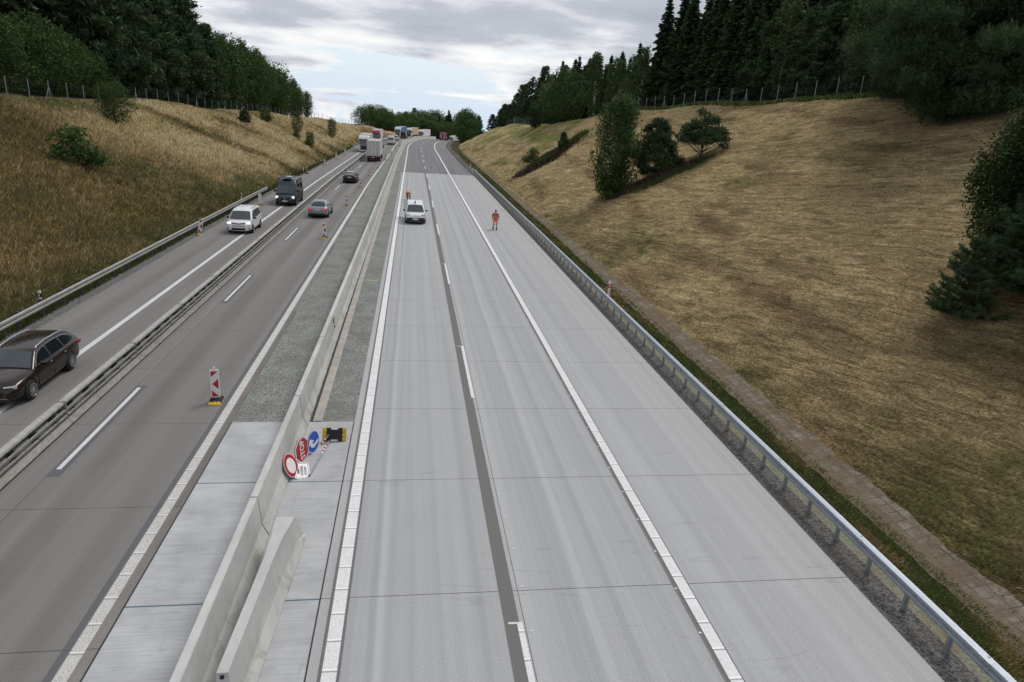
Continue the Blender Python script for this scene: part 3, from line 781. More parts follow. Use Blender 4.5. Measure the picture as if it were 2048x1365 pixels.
# left guard rail: older, duller
def lrt(s): return -16.85+0.9*min(1, max(0, (s-60)/60))*0.3
gl = thing("guard_rail", "dull weathered guard rail along the foot of the grassy left bank", "guard rail", (0, 0, 0))
ssl = [-4+3*i for i in range(29)]+[84]
sweep([(0.0, 0.44), (-0.09, 0.46), (-0.10, 0.53), (-0.02, 0.57), (-0.02, 0.62), (-0.10, 0.66), (-0.09, 0.73), (0.0, 0.755)], ssl, lrt, plain("dull_steel_rail", (0.38, 0.375, 0.36, 1), 0.5, 0.4, var=0.18, scale=3), "rail", gl, side=-1)
for k in range(44):
    s = 3.2+2.0*k
    if s > 82: break
    bm = bmesh.new(); tt = lrt(s); h = 0.82 if s < 40 else 0.6
    box(bm, tt-0.16, tt-0.02, s-0.05, s+0.05, -0.1, h, 0.01); obj("post", bm, m_postd, gl)

# ================================================================ BEACONS
def tri_face(bm, pts, y):  # flat polygon in XZ facing -Y
    vs = [bm.verts.new((x, y, z)) for x, z in pts]; bm.faces.new(vs)
def rounded(w, h, r, n=5, z0=0, x0=0):
    pts = []
    for cx, cz, a0 in ((w/2-r, r, -90), (w/2-r, h-r, 0), (-w/2+r, h-r, 90), (-w/2+r, r, 180)):
        for i in range(n+1): a = math.radians(a0+90*i/n); pts.append((x0+cx+r*math.cos(a), z0+cz+r*math.sin(a)))
    return pts
def beacon(arrow=-1, striped=True):
    t = thing("traffic_beacon", "", "beacon")
    bm = bmesh.new(); prism_y(bm, rounded(0.30, 1.05, 0.05, z0=0.14), -0.022, 0.022); obj("board", bm, m_wplas, t)
    bm = bmesh.new(); box(bm, -0.035, 0.035, -0.02, 0.02, 1.17, 1.28, 0.008); obj("knob", bm, m_wplas, t)
    bm = bmesh.new(); y = -0.026; w = 0.115; z0, z1 = 0.19, 1.12
    a = arrow
    P = lambda pts: tri_face(bm, [(x*-a, z) for x, z in (pts if a < 0 else pts[::-1])], y)
    if striped:
        P([(-w, z1), (w, z1), (-w, z1-0.20)]) if True else None
        P([(w, 0.84), (-w*0.75, 0.655), (w, 0.47)][::-1])
        P([(-w, z0), (w, z0), (-w, z0+0.22)][::-1])
    obj("chevron_stripes", bm, m_red, t)
    bm = bmesh.new()
    prism_x(bm, [(-0.30, 0.0), (-0.30, 0.07), (-0.16, 0.12), (0.16, 0.12), (0.30, 0.07), (0.30, 0.0)], -0.19, 0.19); bevel_all(bm, 0.012, 1)
    for x in (-0.1, 0.1): box(bm, x-0.05, x+0.05, -0.12, 0.12, 0.115, 0.15, 0.008)
    f = obj("foot", bm, m_rubber, t)
    for sgn in (-1, 1):
        bm = bmesh.new()
        prism_x(bm, [(sgn*0.30, 0.0), (sgn*0.30, 0.075), (sgn*0.41, 0.035), (sgn*0.41, 0.0)], -0.20, 0.20)
        for x in (-0.13, 0.0, 0.13): prism_x(bm, [(sgn*0.295, 0.02), (sgn*0.295, 0.10), (sgn*0.40, 0.05), (sgn*0.40, 0.02)], x-0.045, x+0.045)
        obj("foot_edge", bm, m_yel, f)
    return t
bR = beacon(-1)
index_kids()
first = True
spots = [(-6.72, 23.3, 4, "large nearest red and white striped beacon on the old carriageway, beside the white edge line"),
         (-6.9, 56.0, -3, "red and white striped beacon just behind the silver saloon car's lane, second from the camera"),
         (-6.9, 75.3, 2, None), (-6.8, 93.9, -2, None), (-6.65, 110.6, 3, None), (-6.1, 126.7, 0, None), (-5.6, 147.7, 0, None), (-4.95, 165, 0, None), (-4.5, 189, 0, None), (-4.0, 212, 0, None)]
for i, (tt, s, rz, lab) in enumerate(spots):
    o = bR if first else dup(bR); first = False
    o.location = road(s, tt-0.0 if s < 205 else tt, 0.0); o.rotation_euler = (0, 0, math.radians(rz)+head(s))
    o['label'] = lab or "small distant red and white striped beacon in the row beside the old carriageway's edge line"
    o['group'] = "striped beacons along the old carriageway"
bL = dup(bR); 
leftb = [(-16.35, 55.8, 22, "white red striped beacon tilted against the left guard rail", 12), (-15.35, 73.4, 180, "plain white back of a beacon with yellow foot beside the dark camper van's front", 0),
         (-16.0, 110.6, 95, "thin beacon seen edge on at the left roadside behind the camper van", 0), (-15.35, 127.4, 20, "striped beacon at the left roadside between the edge-on beacon and the blank white ones", 0),
         (-15.0, 143.4, 180, None, 0), (-14.8, 160, 180, None, 0), (-14.4, 178, 180, None, 0)]
firstl = True
for tt, s, rz, lab, lean in leftb:
    o = bL if firstl else dup(bL); firstl = False
    o.location = road(s, tt, 0.0); o.rotation_euler = (0, math.radians(lean), math.radians(rz))
    o['label'] = lab or "distant blank white beacon seen from behind at the left roadside"; o['group'] = "beacons along the left roadside"

# marker posts
def marker(col_m, name="marker_post"):
    t = thing(name, "", "marker post")
    bm = bmesh.new(); prism_y(bm, [(-0.06, 0), (-0.06, 1.02), (0.06, 1.06), (0.06, 0)], -0.05, 0.05); bevel_all(bm, 0.01, 1); obj("post", bm, m_wplas, t)
    bm = bmesh.new(); box(bm, -0.063, 0.063, -0.053, 0.053, 0.72, 0.92); obj("band", bm, col_m, t)
    bm = bmesh.new(); box(bm, -0.03, 0.03, -0.058, 0.058, 0.77, 0.87); obj("reflector", bm, m_wht, t); return t
def place(o, s, tt, z=0.0, lab=None, group=None, rz=0):
    o.location = road(s, tt, z); o.rotation_euler = (0, 0, head(s)+math.radians(rz))
    if lab: o['label'] = lab
    if group: o['group'] = group
    return o
m_rb = mat("red_orange_band", (0.62, 0.05, 0.02, 1), 0.5)
a = place(marker(m_rb), 38.6, 11.75, -0.06, "white marker post with a red band standing just behind the bright right guard rail")
a.scale = (1.15, 1.15, 1.12)
b = place(marker(m_blk), 34.0, -17.35, -0.03, "white black-banded marker post behind the left guard rail, near the brown estate")
c = place(dup(b), 74.5, -17.4, 0.0, "white marker post in the grass right behind the white beacon and the guard rail")
for s, tt in ((113.5, -16.95), (172, -16.6)): place(dup(b), s, tt, 0.0, "thin white marker post in the grass verge at the far left roadside", "marker posts at the far left roadside")
for s, tt in ((141.6, 11.5), (172.3, 10.9), (206, 10.6), (237, 10.4)): place(dup(b), s, tt, -0.1, "thin white marker post on the right verge beyond the end of the guard rail", "marker posts on the far right verge")
place(dup(b), 127, 11.5, 0, "white marker post standing right behind the far end of the bright guard rail")

# ================================================================ LOOSE SIGNS BY THE WALL
def text_mesh(txt, size, depth=0.002, bold=True, name="lettering"):
    cu = bpy.data.curves.new(name, 'FONT'); cu.body = txt; cu.size = size; cu.extrude = depth; cu.align_x = 'CENTER'; cu.align_y = 'CENTER'
    if bold: cu.offset = size*0.022
    cu.space_line = 1.05
    o = bpy.data.objects.new(name, cu); COL.objects.link(o)
    dg = bpy.context.evaluated_depsgraph_get(); me = bpy.data.meshes.new_from_object(o.evaluated_get(dg), depsgraph=dg)
    bpy.data.objects.remove(o); return me
def disc(bm, r, z0, z1, n=48, rot=0):
    A = [bm.verts.new((r*math.cos(2*PI*i/n+rot), r*math.sin(2*PI*i/n+rot), z0)) for i in range(n)]
    B = [bm.verts.new((r*math.cos(2*PI*i/n+rot), r*math.sin(2*PI*i/n+rot), z1)) for i in range(n)]
    for i in range(n): bm.faces.new((A[i], A[(i+1) % n], B[(i+1) % n], B[i]))
    bm.faces.new(A[::-1]); bm.faces.new(B)
def ring(bm, r0, r1, z, n=48, rot=0):
    A = [bm.verts.new((r0*math.cos(2*PI*i/n+rot), r0*math.sin(2*PI*i/n+rot), z)) for i in range(n)]
    B = [bm.verts.new((r1*math.cos(2*PI*i/n+rot), r1*math.sin(2*PI*i/n+rot), z)) for i in range(n)]
    for i in range(n): bm.faces.new((A[i], B[i], B[(i+1) % n], A[(i+1) % n]))
def orient(t, center, normal, up):
    """sign local: face +Z, up +Y"""
    n = Vector(normal).normalized(); u = Vector(up); u = (u-n*u.dot(n)).normalized(); r = u.cross(n)
    t.matrix_world = Matrix(((r.x, u.x, n.x, center[0]), (r.y, u.y, n.y, center[1]), (r.z, u.z, n.z, center[2]), (0, 0, 0, 1)))
m_edge = m_greyback
# no vehicles: red ring, white centre
t = thing("road_sign", "round white sign with a thick red ring leaning on the concrete wall", "road sign")
bm = bmesh.new(); disc(bm, 0.35, -0.03, 0.0); obj("plate", bm, m_greyback, t)
bm = bmesh.new(); ring(bm, 0.335, 0.35, 0.003); disc(bm, 0.225, 0.0005, 0.005); obj("white_field", bm, m_wht, t)
bm = bmesh.new(); ring(bm, 0.225, 0.335, 0.004); obj("red_ring", bm, m_red, t)
orient(t, (-3.30, 17.93, 0.34), (0.85, -0.20, 0.42), (0.0, 0.35, 1))
# stop
t = thing("stop_sign", "red octagonal STOP sign lying on its side against the concrete wall", "road sign")
bm = bmesh.new(); disc(bm, 0.415, -0.02, 0.0, 8, PI/8); obj("plate", bm, m_greyback, t)
bm = bmesh.new(); ring(bm, 0.365, 0.412, 0.003, 8, PI/8); obj("border", bm, m_wht, t)
bm = bmesh.new(); ring(bm, 0.001, 0.365, 0.003, 8, PI/8); obj("red_field", bm, m_red, t)
me = text_mesh("STOP", 0.27); o = obj("lettering", me, m_wht, t); o.location = (0, 0, 0.006); o.scale = (0.92, 1.15, 1)
orient(t, (-3.12, 18.80, 0.39), (0.92, -0.36, 0.10), (-0.36, -0.92, 0.0))
STOP = t
# blue mandatory arrow
t = thing("road_sign", "round blue sign with a white bent arrow leaning on the concrete wall", "road sign")
bm = bmesh.new(); disc(bm, 0.35, -0.02, 0.0); obj("plate", bm, m_greyback, t)
bm = bmesh.new(); ring(bm, 0.325, 0.35, 0.003); obj("border", bm, m_wht, t)
bm = bmesh.new(); disc(bm, 0.326, 0.0005, 0.0035); obj("blue_field", bm, m_blue, t)
bm = bmesh.new()
for q in ([(-.18, .17), (-.29, -.04), (.04, .03)], [(-.19, -.012), (-.075, .012), (-.05, -.05), (-.16, -.12)], [(-.16, -.12), (-.05, -.05), (.06, -.07), (.0, -.185)], [(.0, -.185), (.06, -.07), (.27, .0), (.27, -.11)]):
    bm.faces.new([bm.verts.new((x, y, 0.006)) for x, y in q])
obj("arrow", bm, m_wht, t)
orient(t, (-2.88, 19.38, 0.35), (0.90, -0.36, 0.08), (-0.1, 0.0, 1))
# text plate
t = thing("sign_plate", "small white rectangular plate with three lines of black text lying on the slab", "road sign")
bm = bmesh.new(); pts = rounded(0.62, 0.42, 0.05)
A = [bm.verts.new((x, z-0.21, -0.012)) for x, z in pts]; B = [bm.verts.new((x, z-0.21, 0)) for x, z in pts]; n = len(pts)
for i in range(n): bm.faces.new((A[i], A[(i+1) % n], B[(i+1) % n], B[i]))
bm.faces.new(A[::-1]); bm.faces.new(B); obj("plate", bm, m_wht, t)
bm = bmesh.new(); o_ = rounded(0.57, 0.37, 0.04); i_ = rounded(0.545, 0.345, 0.03)
A = [bm.verts.new((x, z-0.185, 0.003)) for x, z in o_]; B = [bm.verts.new((x, z-0.1725, 0.003)) for x, z in i_]
for i in range(len(A)): bm.faces.new((A[i], A[(i+1) % len(A)], B[(i+1) % len(A)], B[i]))
obj("border", bm, m_blk, t)
o = obj("lettering", text_mesh("MIMO\nVOZIDEL\nSTAVBY", 0.095, 0.001), m_blk, t); o.location = (0, 0, 0.004)
orient(t, (-3.03, 18.06, 0.10), (0.25, -0.28, 0.92), (-0.97, -0.25, 0.1))
# pole
t = thing("sign_pole", "grey steel tube with red and white bands lying on the pale slab", "pole")
p0, p1 = Vector((-2.80, 17.88, 0.035)), Vector((-2.50, 20.0, 0.05)); d = p1-p0
bm = bmesh.new(); cyl(bm, p0, p1, 0.03, n=12); obj("tube", bm, m_post, t)
for i, (a, b) in enumerate(((0.66, 0.71), (0.75, 0.80), (0.84, 0.89))):
    bm = bmesh.new(); cyl(bm, p0+d*a, p0+d*b, 0.0325, n=12, cap=True); obj("red_band", bm, m_red, t)
for a, b in ((0.62, 0.66), (0.71, 0.75), (0.80, 0.84)):
    bm = bmesh.new(); cyl(bm, p0+d*a, p0+d*b, 0.0323, n=12); obj("white_band", bm, m_wht, t)
bm = bmesh.new(); cyl(bm, p0-d.normalized()*0.002, p0+d.normalized()*0.01, 0.022, n=12); obj("tube_mouth", bm, m_dark, t)
# spare foot standing on edge
t = thing("beacon_foot", "spare dark rubber beacon foot with yellow ends standing on edge behind the round blue sign", "beacon foot")
bm = bmesh.new()
box(bm, -0.16, 0.16, -0.16, 0.16, -0.05, 0.05, 0.012); box(bm, -0.28, -0.12, -0.21, 0.21, -0.045, 0.045, 0.012); box(bm, 0.12, 0.28, -0.21, 0.21, -0.045, 0.045, 0.012)
obj("foot_body", bm, m_rubber, t)
for sx in (-1, 1):
    bm = bmesh.new(); box(bm, sx*0.33-0.07, sx*0.33+0.07, -0.21, 0.21, -0.03, 0.03, 0.01)
    for y in (-0.14, 0, 0.14): box(bm, sx*0.32-0.055, sx*0.32+0.055, y-0.045, y+0.045, -0.045, 0.052, 0.01)
    obj("foot_edge", bm, m_yel, t)
bm = bmesh.new()
for y in (-0.17, 0.17): box(bm, -0.06, 0.06, y-0.012, y+0.012, 0.045, 0.058)
obj("handle_slot", bm, m_wht, t)
bm = bmesh.new()
for x, y in ((0, 0), (0.06, 0.05), (-0.06, -0.05), (0.06, -0.06), (-0.05, 0.06), (0.13, 0.0)): cyl(bm, (x, y, 0.04), (x, y, 0.054), 0.02, n=8)
obj("socket_holes", bm, m_dark, t)
orient(t, (-2.34, 20.15, 0.215), (0.10, -1, 0.35), (0.05, 0.12, 1)); t.scale = (0.92, 1.0, 1.0)
t = thing("marker_stick", "short red and white banded stick leaning on the left end of the spare rubber foot", "stick")
p0, p1 = Vector((-2.72, 19.86, 0.02)), Vector((-2.50, 20.02, 0.27)); d = p1-p0
bm = bmesh.new(); cyl(bm, p0, p1, 0.022); obj("stick", bm, m_post, t)
for i in range(4): bm = bmesh.new(); cyl(bm, p0+d*i*0.16, p0+d*(i+1)*0.16, 0.024); obj("band", bm, m_red if i % 2 == 0 else m_wht, t)

# ================================================================ WILDLIFE FENCES AND MAST
def fence(name, label, pts, posts_m, h=2.0, brace=6):
    """pts: list of (s, t)"""
    t = thing(name, label, "fence", (0, 0, 0)); tops = []
    for i, (s, tt) in enumerate(pts):
        p = Vector(gpt(s, tt)); bm = bmesh.new(); cyl(bm, p-Vector((0, 0, 0.3)), p+Vector((0, 0, h)), 0.045, n=6)
        if brace and i % brace == brace//2:
            for sg in (-1, 1): cyl(bm, p+Vector((0, sg*1.0, -0.1)), p+Vector((0, 0, h*0.72)), 0.028, n=5)
        obj("post", bm, posts_m, t); tops.append(p)
    bm = bmesh.new()
    for a, b in zip(tops, tops[1:]):
        for z in (0.15, 0.4, 0.65, 0.95, 1.3, 1.65, 1.95):
            cyl(bm, a+Vector((0, 0, z)), b+Vector((0, 0, z)), 0.006, n=3, cap=False)
        for k in range(1, 12):
            q = a.lerp(b, k/12); cyl(bm, q, q+Vector((0, 0, 1.95)), 0.003, n=3, cap=False)
    obj("wire_mesh", bm, m_postd, t); return t
m_fp = plain("fence_post_grey", (0.33, 0.34, 0.35, 1), 0.6, 0.2)
def crest_t(s, side):
    if side > 0: return 14.75+1.9*float(np.interp(s, CR_S, CR_Z))+1.0
    return -17.6-2.0*float(np.interp(s, CL_S, CL_Z))-1.2
fence("wire_fence", "long wire game fence with grey posts along the top of the left bank", [(s, crest_t(s, -1)) for s in np.arange(44, 300, 3.9)], m_fp)
fence("wire_fence", "wire game fence with grey posts along the top of the near right bank", [(s, crest_t(s, 1)) for s in np.arange(50, 142, 3.9)], m_fp, brace=7)
fence("wire_fence", "short far wire fence on the right bank beyond the round bushy tree", [(s, crest_t(s, 1)) for s in np.arange(196, 250, 3.9)], m_fp)
# lattice radio mast behind the left wood
t = thing("radio_mast", "lattice radio mast with aerials rising behind the left wood", "mast", (-97.0, 290.0, 4))
H = 50
bm = bmesh.new(); w = lambda z: 1.6-1.0*z/H
for z0 in np.arange(0, H, 2.5):
    z1 = z0+2.5
    for i in range(4):
        sx, sy = ((-1, -1), (1, -1), (1, 1), (-1, 1))[i]; nx, ny = ((-1, -1), (1, -1), (1, 1), (-1, 1))[(i+1) % 4]
        cyl(bm, (sx*w(z0), sy*w(z0), z0), (sx*w(z1), sy*w(z1), z1), 0.09, n=4); cyl(bm, (sx*w(z0), sy*w(z0), z0), (nx*w(z1), ny*w(z1), z1), 0.05, n=4); cyl(bm, (sx*w(z1), sy*w(z1), z1), (nx*w(z1), ny*w(z1), z1), 0.05, n=4)
obj("lattice", bm, m_galvd, t)
bm = bmesh.new(); cyl(bm, (0, 0, H), (0, 0, H+6.5), 0.07, n=5); obj("top_rod", bm, m_galvd, t)
for x, z0, z1 in ((-3.2, H-1, H+3), (3.4, H-4, H+2), (-2.2, H+0.5, H+2.5), (4.6, H-5, H-1)):
    bm = bmesh.new(); cyl(bm, (x, 0, z0), (x, 0, z1), 0.07, n=5); cyl(bm, (x, 0, z0+1), (0, 0, z0+1), 0.05, n=4); cyl(bm, (x, 0, z0+2), (0, 0, z0+2), 0.05, n=4); obj("aerial", bm, m_galvd, t)

# ================================================================ VEHICLES
m_glass = mat("car_glass", (0.012, 0.016, 0.020, 1), 0.04, 0.0, 0.9)
m_glassb = mat("windscreen_glass", (0.045, 0.055, 0.062, 1), 0.05, 0.0, 0.9)
m_tyre = mat("tyre_rubber", (0.018, 0.018, 0.018, 1), 0.85)
m_rim = mat("alloy_rim", (0.50, 0.51, 0.53, 1), 0.3, 0.8)
m_rimd = mat("dark_rim", (0.08, 0.08, 0.085, 1), 0.4, 0.6)
m_chrome = mat("chrome", (0.80, 0.80, 0.80, 1), 0.15, 1.0)
m_lamp = mat("headlight_glass", (0.55, 0.57, 0.60, 1), 0.08, 0.5)
m_lampon = mat("lit_headlight", (0.9, 0.9, 0.85, 1), 0.2, emit=(1.0, 0.96, 0.82, 1), es=0.45)
m_tail = mat("tail_light_red", (0.40, 0.008, 0.010, 1), 0.15); m_tailon = mat("lit_tail_light", (0.6, 0.01, 0.02, 1), 0.2, emit=(1.0, 0.05, 0.06, 1), es=0.22)
m_plate = mat("number_plate", (0.75, 0.76, 0.76, 1), 0.5); m_orange = mat("amber_lens", (0.75, 0.20, 0.02, 1), 0.25)
m_under = mat("underbody_black", (0.014, 0.014, 0.015, 1), 0.7)
def paintm(name, col, metal=0.35, rough=0.32):
    m = mat(name, col, rough, metal, 0.5, 0.35); g = G(m); g.local()
    n = g.noise(4, 4, 0.6); c = g.mix(g.map(g.noise(2.5, 5, 0.7, off=(2, 1, 0)), 0.45, 0.75, 0, 0.10), col, tuple(min(1, 0.6*x+0.06) for x in col[:3])+(1,))
    g.color(c); g.rough(g.map(n, 0.3, 0.7, rough*0.8, rough*1.3)); return m

def loft(stations, sub=2):
    """stations: (y, w, zb, zs, zt) -> subdivided closed hull"""
    bm = bmesh.new(); rings = []
    for y, w, zb, zs, zt in stations:
        H = [(0, zb), (w*0.80, zb), (w-0.02, zb+0.07), (w, zb+0.24), (w+0.005, (zb+zs)/2+0.1), (w-0.015, zs-0.06), (w-0.07, zs+0.0), (w*0.62, zt), (0, zt+0.012)]
        P = H+[(-x, z) for x, z in H[-2:0:-1]]
        rings.append([bm.verts.new((x, y, z)) for x, z in P])
    n = len(rings[0])
    for a, b in zip(rings, rings[1:]):
        for i in range(n): bm.faces.new((a[i], a[(i+1) % n], b[(i+1) % n], b[i]))
    def cap(r, flip):
        # grid cap: pair left/right points
        k = 8
        for i in range(k):
            L0, L1 = r[i], r[i+1]; R0_, R1 = r[(-i) % n], r[(-(i+1)) % n]
            f = [L0, L1, R1, R0_]; u = []
            for v in f:
                if v not in u: u.append(v)
            if len(u) >= 3: bm.faces.new(u[::-1] if flip else u)
    cap(rings[0], True); cap(rings[-1], False)
    return bm
def hull(name, stations, arches, m, parent, sub=2):
    o = obj(name, loft(stations), m, parent)
    md = o.modifiers.new("s", 'SUBSURF'); md.levels = sub; md.render_levels = sub
    tmp = []
    for (y, z, r, w) in arches:
        for sx in (-1, 1):
            bm = bmesh.new(); cyl(bm, (sx*(w-0.24), y, z), (sx*(w+0.4), y, z), r, n=28)
            c = obj("cutter", bm, m_under); tmp.append(c)
            b = o.modifiers.new("b", 'BOOLEAN'); b.operation = 'DIFFERENCE'; b.object = c; b.solver = 'EXACT'
    bpy.context.view_layer.update(); baked(o)
    for c in tmp: bpy.data.objects.remove(c)
    o.data.polygons.foreach_set('use_smooth', [True]*len(o.data.polygons))
    try: o.data.set_sharp_from_angle(angle=math.radians(38))
    except Exception: pass
    return o
class Cabin:
    def __init__(s, prof, zb, zr, wb, wr): s.prof, s.zb, s.zr, s.wb, s.wr = prof, zb, zr, wb, wr
    def w(s, z): return s.wb+(s.wr-s.wb)*(z-s.zb)/(s.zr-s.zb)
    def build(s, m, parent, bev=0.06):
        bm = bmesh.new()
        P = [(s.prof[0][0]+0.05, s.zb-0.12)]+list(s.prof)+[(s.prof[-1][0]-0.0, s.zb-0.12)]
        A = [bm.verts.new((-s.w(z), y, z)) for y, z in P]; B = [bm.verts.new((s.w(z), y, z)) for y, z in P]; n = len(P)
        for i in range(n): bm.faces.new((A[i], A[(i+1) % n], B[(i+1) % n], B[i]))
        bm.faces.new(A[::-1]); bm.faces.new(B)
        bevel_all(bm, bev, 3)
        o = obj("cabin", bm, m, parent, smooth=True)
        try: o.data.set_sharp_from_angle(angle=math.radians(50))
        except Exception: pass
        return o
    def side(s, name, poly, side, m, parent, off=0.008, grow=0):
        bm = bmesh.new(); cx = sum(p[0] for p in poly)/len(poly); cz = sum(p[1] for p in poly)/len(poly)
        q = [(cx+(y-cx)*(1+grow/max(0.2, abs(y-cx)) if grow else 1), cz+(z-cz)*(1+grow/max(0.12, abs(z-cz)) if grow else 1)) for y, z in poly]
        A = [bm.verts.new((side*(s.w(z)+off), y, z)) for y, z in q]; B = [bm.verts.new((side*(s.w(z)-0.02), y, z)) for y, z in q]; n = len(q)
        bm.faces.new(A if side > 0 else A[::-1])
        for i in range(n): bm.faces.new((A[i], A[(i+1) % n], B[(i+1) % n], B[i]))
        return obj(name, bm, m, parent)
    def cross(s, name, i, m, parent, a=0.06, b=0.94, mx=0.09, off=0.01, bow=0.035):
        (y0, z0), (y1, z1) = s.prof[i], s.prof[i+1]
        d = Vector((0, y1-y0, z1-z0)); nrm = Vector((0, -(z1-z0), (y1-y0))).normalized()
        if nrm.z < 0: nrm = -nrm
        bm = bmesh.new(); rows = []
        for f in (a, (a+b)/2, b):
            y, z = y0+(y1-y0)*f, z0+(z1-z0)*f; w = s.w(z)-mx
            rows.append([bm.verts.new(Vector((w*u, y, z))+nrm*(off+bow*(1-u*u)*1.0)) for u in (-1, -0.6, -0.2, 0.2, 0.6, 1)])
        for r0, r1 in zip(rows, rows[1:]):
            for j in range(5): bm.faces.new((r0[j], r0[j+1], r1[j+1], r1[j]))
        # close the rim so the pane sits in the frame
        low = [bm.verts.new(Vector(v.co)-nrm*(off+0.03)) for v in rows[0]]; hi = [bm.verts.new(Vector(v.co)-nrm*(off+0.03)) for v in rows[-1]]
        for j in range(5): bm.faces.new((rows[0][j], rows[0][j+1], low[j+1], low[j])); bm.faces.new((rows[-1][j], rows[-1][j+1], hi[j+1], hi[j]))
        return obj(name, bm, m, parent, smooth=False)
def wheel(parent, x, y, r, w=0.2, rim=None, spokes=10):
    sx = 1 if x > 0 else -1
    bm = bmesh.new(); lathe_x(bm, [(-w/2, r*0.62), (-w/2, r*0.93), (-w/2+0.03, r), (w/2-0.03, r), (w/2, r*0.93), (w/2, r*0.66)], 28)
    t = obj("wheel", bm, m_tyre, parent, (x, y, r), smooth=False)
    bm = bmesh.new()
    a = sx*(w/2+0.002)
    lathe_x(bm, [(a-sx*0.05, r*0.66), (a, r*0.68), (a+sx*0.025, r*0.68), (a+sx*0.018, r*0.62), (a-sx*0.03, r*0.60), (a-sx*0.04, 0.02)], 28)
    obj("rim_bowl", bm, m_rimd, t)
    bm = bmesh.new()
    lathe_x(bm, [(a, 0.06), (a+sx*0.025, 0.05)], 12)
    for k in range(spokes):
        th = 2*PI*k/spokes; c, s_ = math.cos(th), math.sin(th)
        A = []
        for rr_, hw in ((0.04, 0.022), (r*0.64, 0.020)):
            for sg in (-1, 1): A.append(bm.verts.new((a+sx*0.022, rr_*c-sg*hw*s_, rr_*s_+sg*hw*c)))
        bm.faces.new((A[0], A[1], A[3], A[2]))
    lathe_x(bm, [(a+sx*0.02, r*0.68), (a+sx*0.03, r*0.68), (a+sx*0.03, r*0.615), (a+sx*0.02, r*0.615)], 28, cap=False)
    obj("rim", bm, rim or m_rim, t)
    return t
def lampbox(name, parent, x, y, z, sx, sy, sz, m, rz=0, rx=0):
    bm = bmesh.new(); box(bm, -sx, sx, -sy, sy, -sz, sz, min(sx, sy, sz)*0.45)
    o = obj(name, bm, m, parent, (x, y, z)); o.rotation_euler = (rx, 0, rz); return o
def mirror(parent, x, y, z, m):
    bm = bmesh.new(); sx = 1 if x > 0 else -1
    box(bm, x-0.11, x+0.11, y-0.06, y+0.06, z-0.07, z+0.07, 0.03); box(bm, min(x, x-sx*0.2), max(x, x-sx*0.2), y-0.03, y+0.03, z-0.07, z-0.03, 0.01)
    return obj("mirror", bm, m, parent)

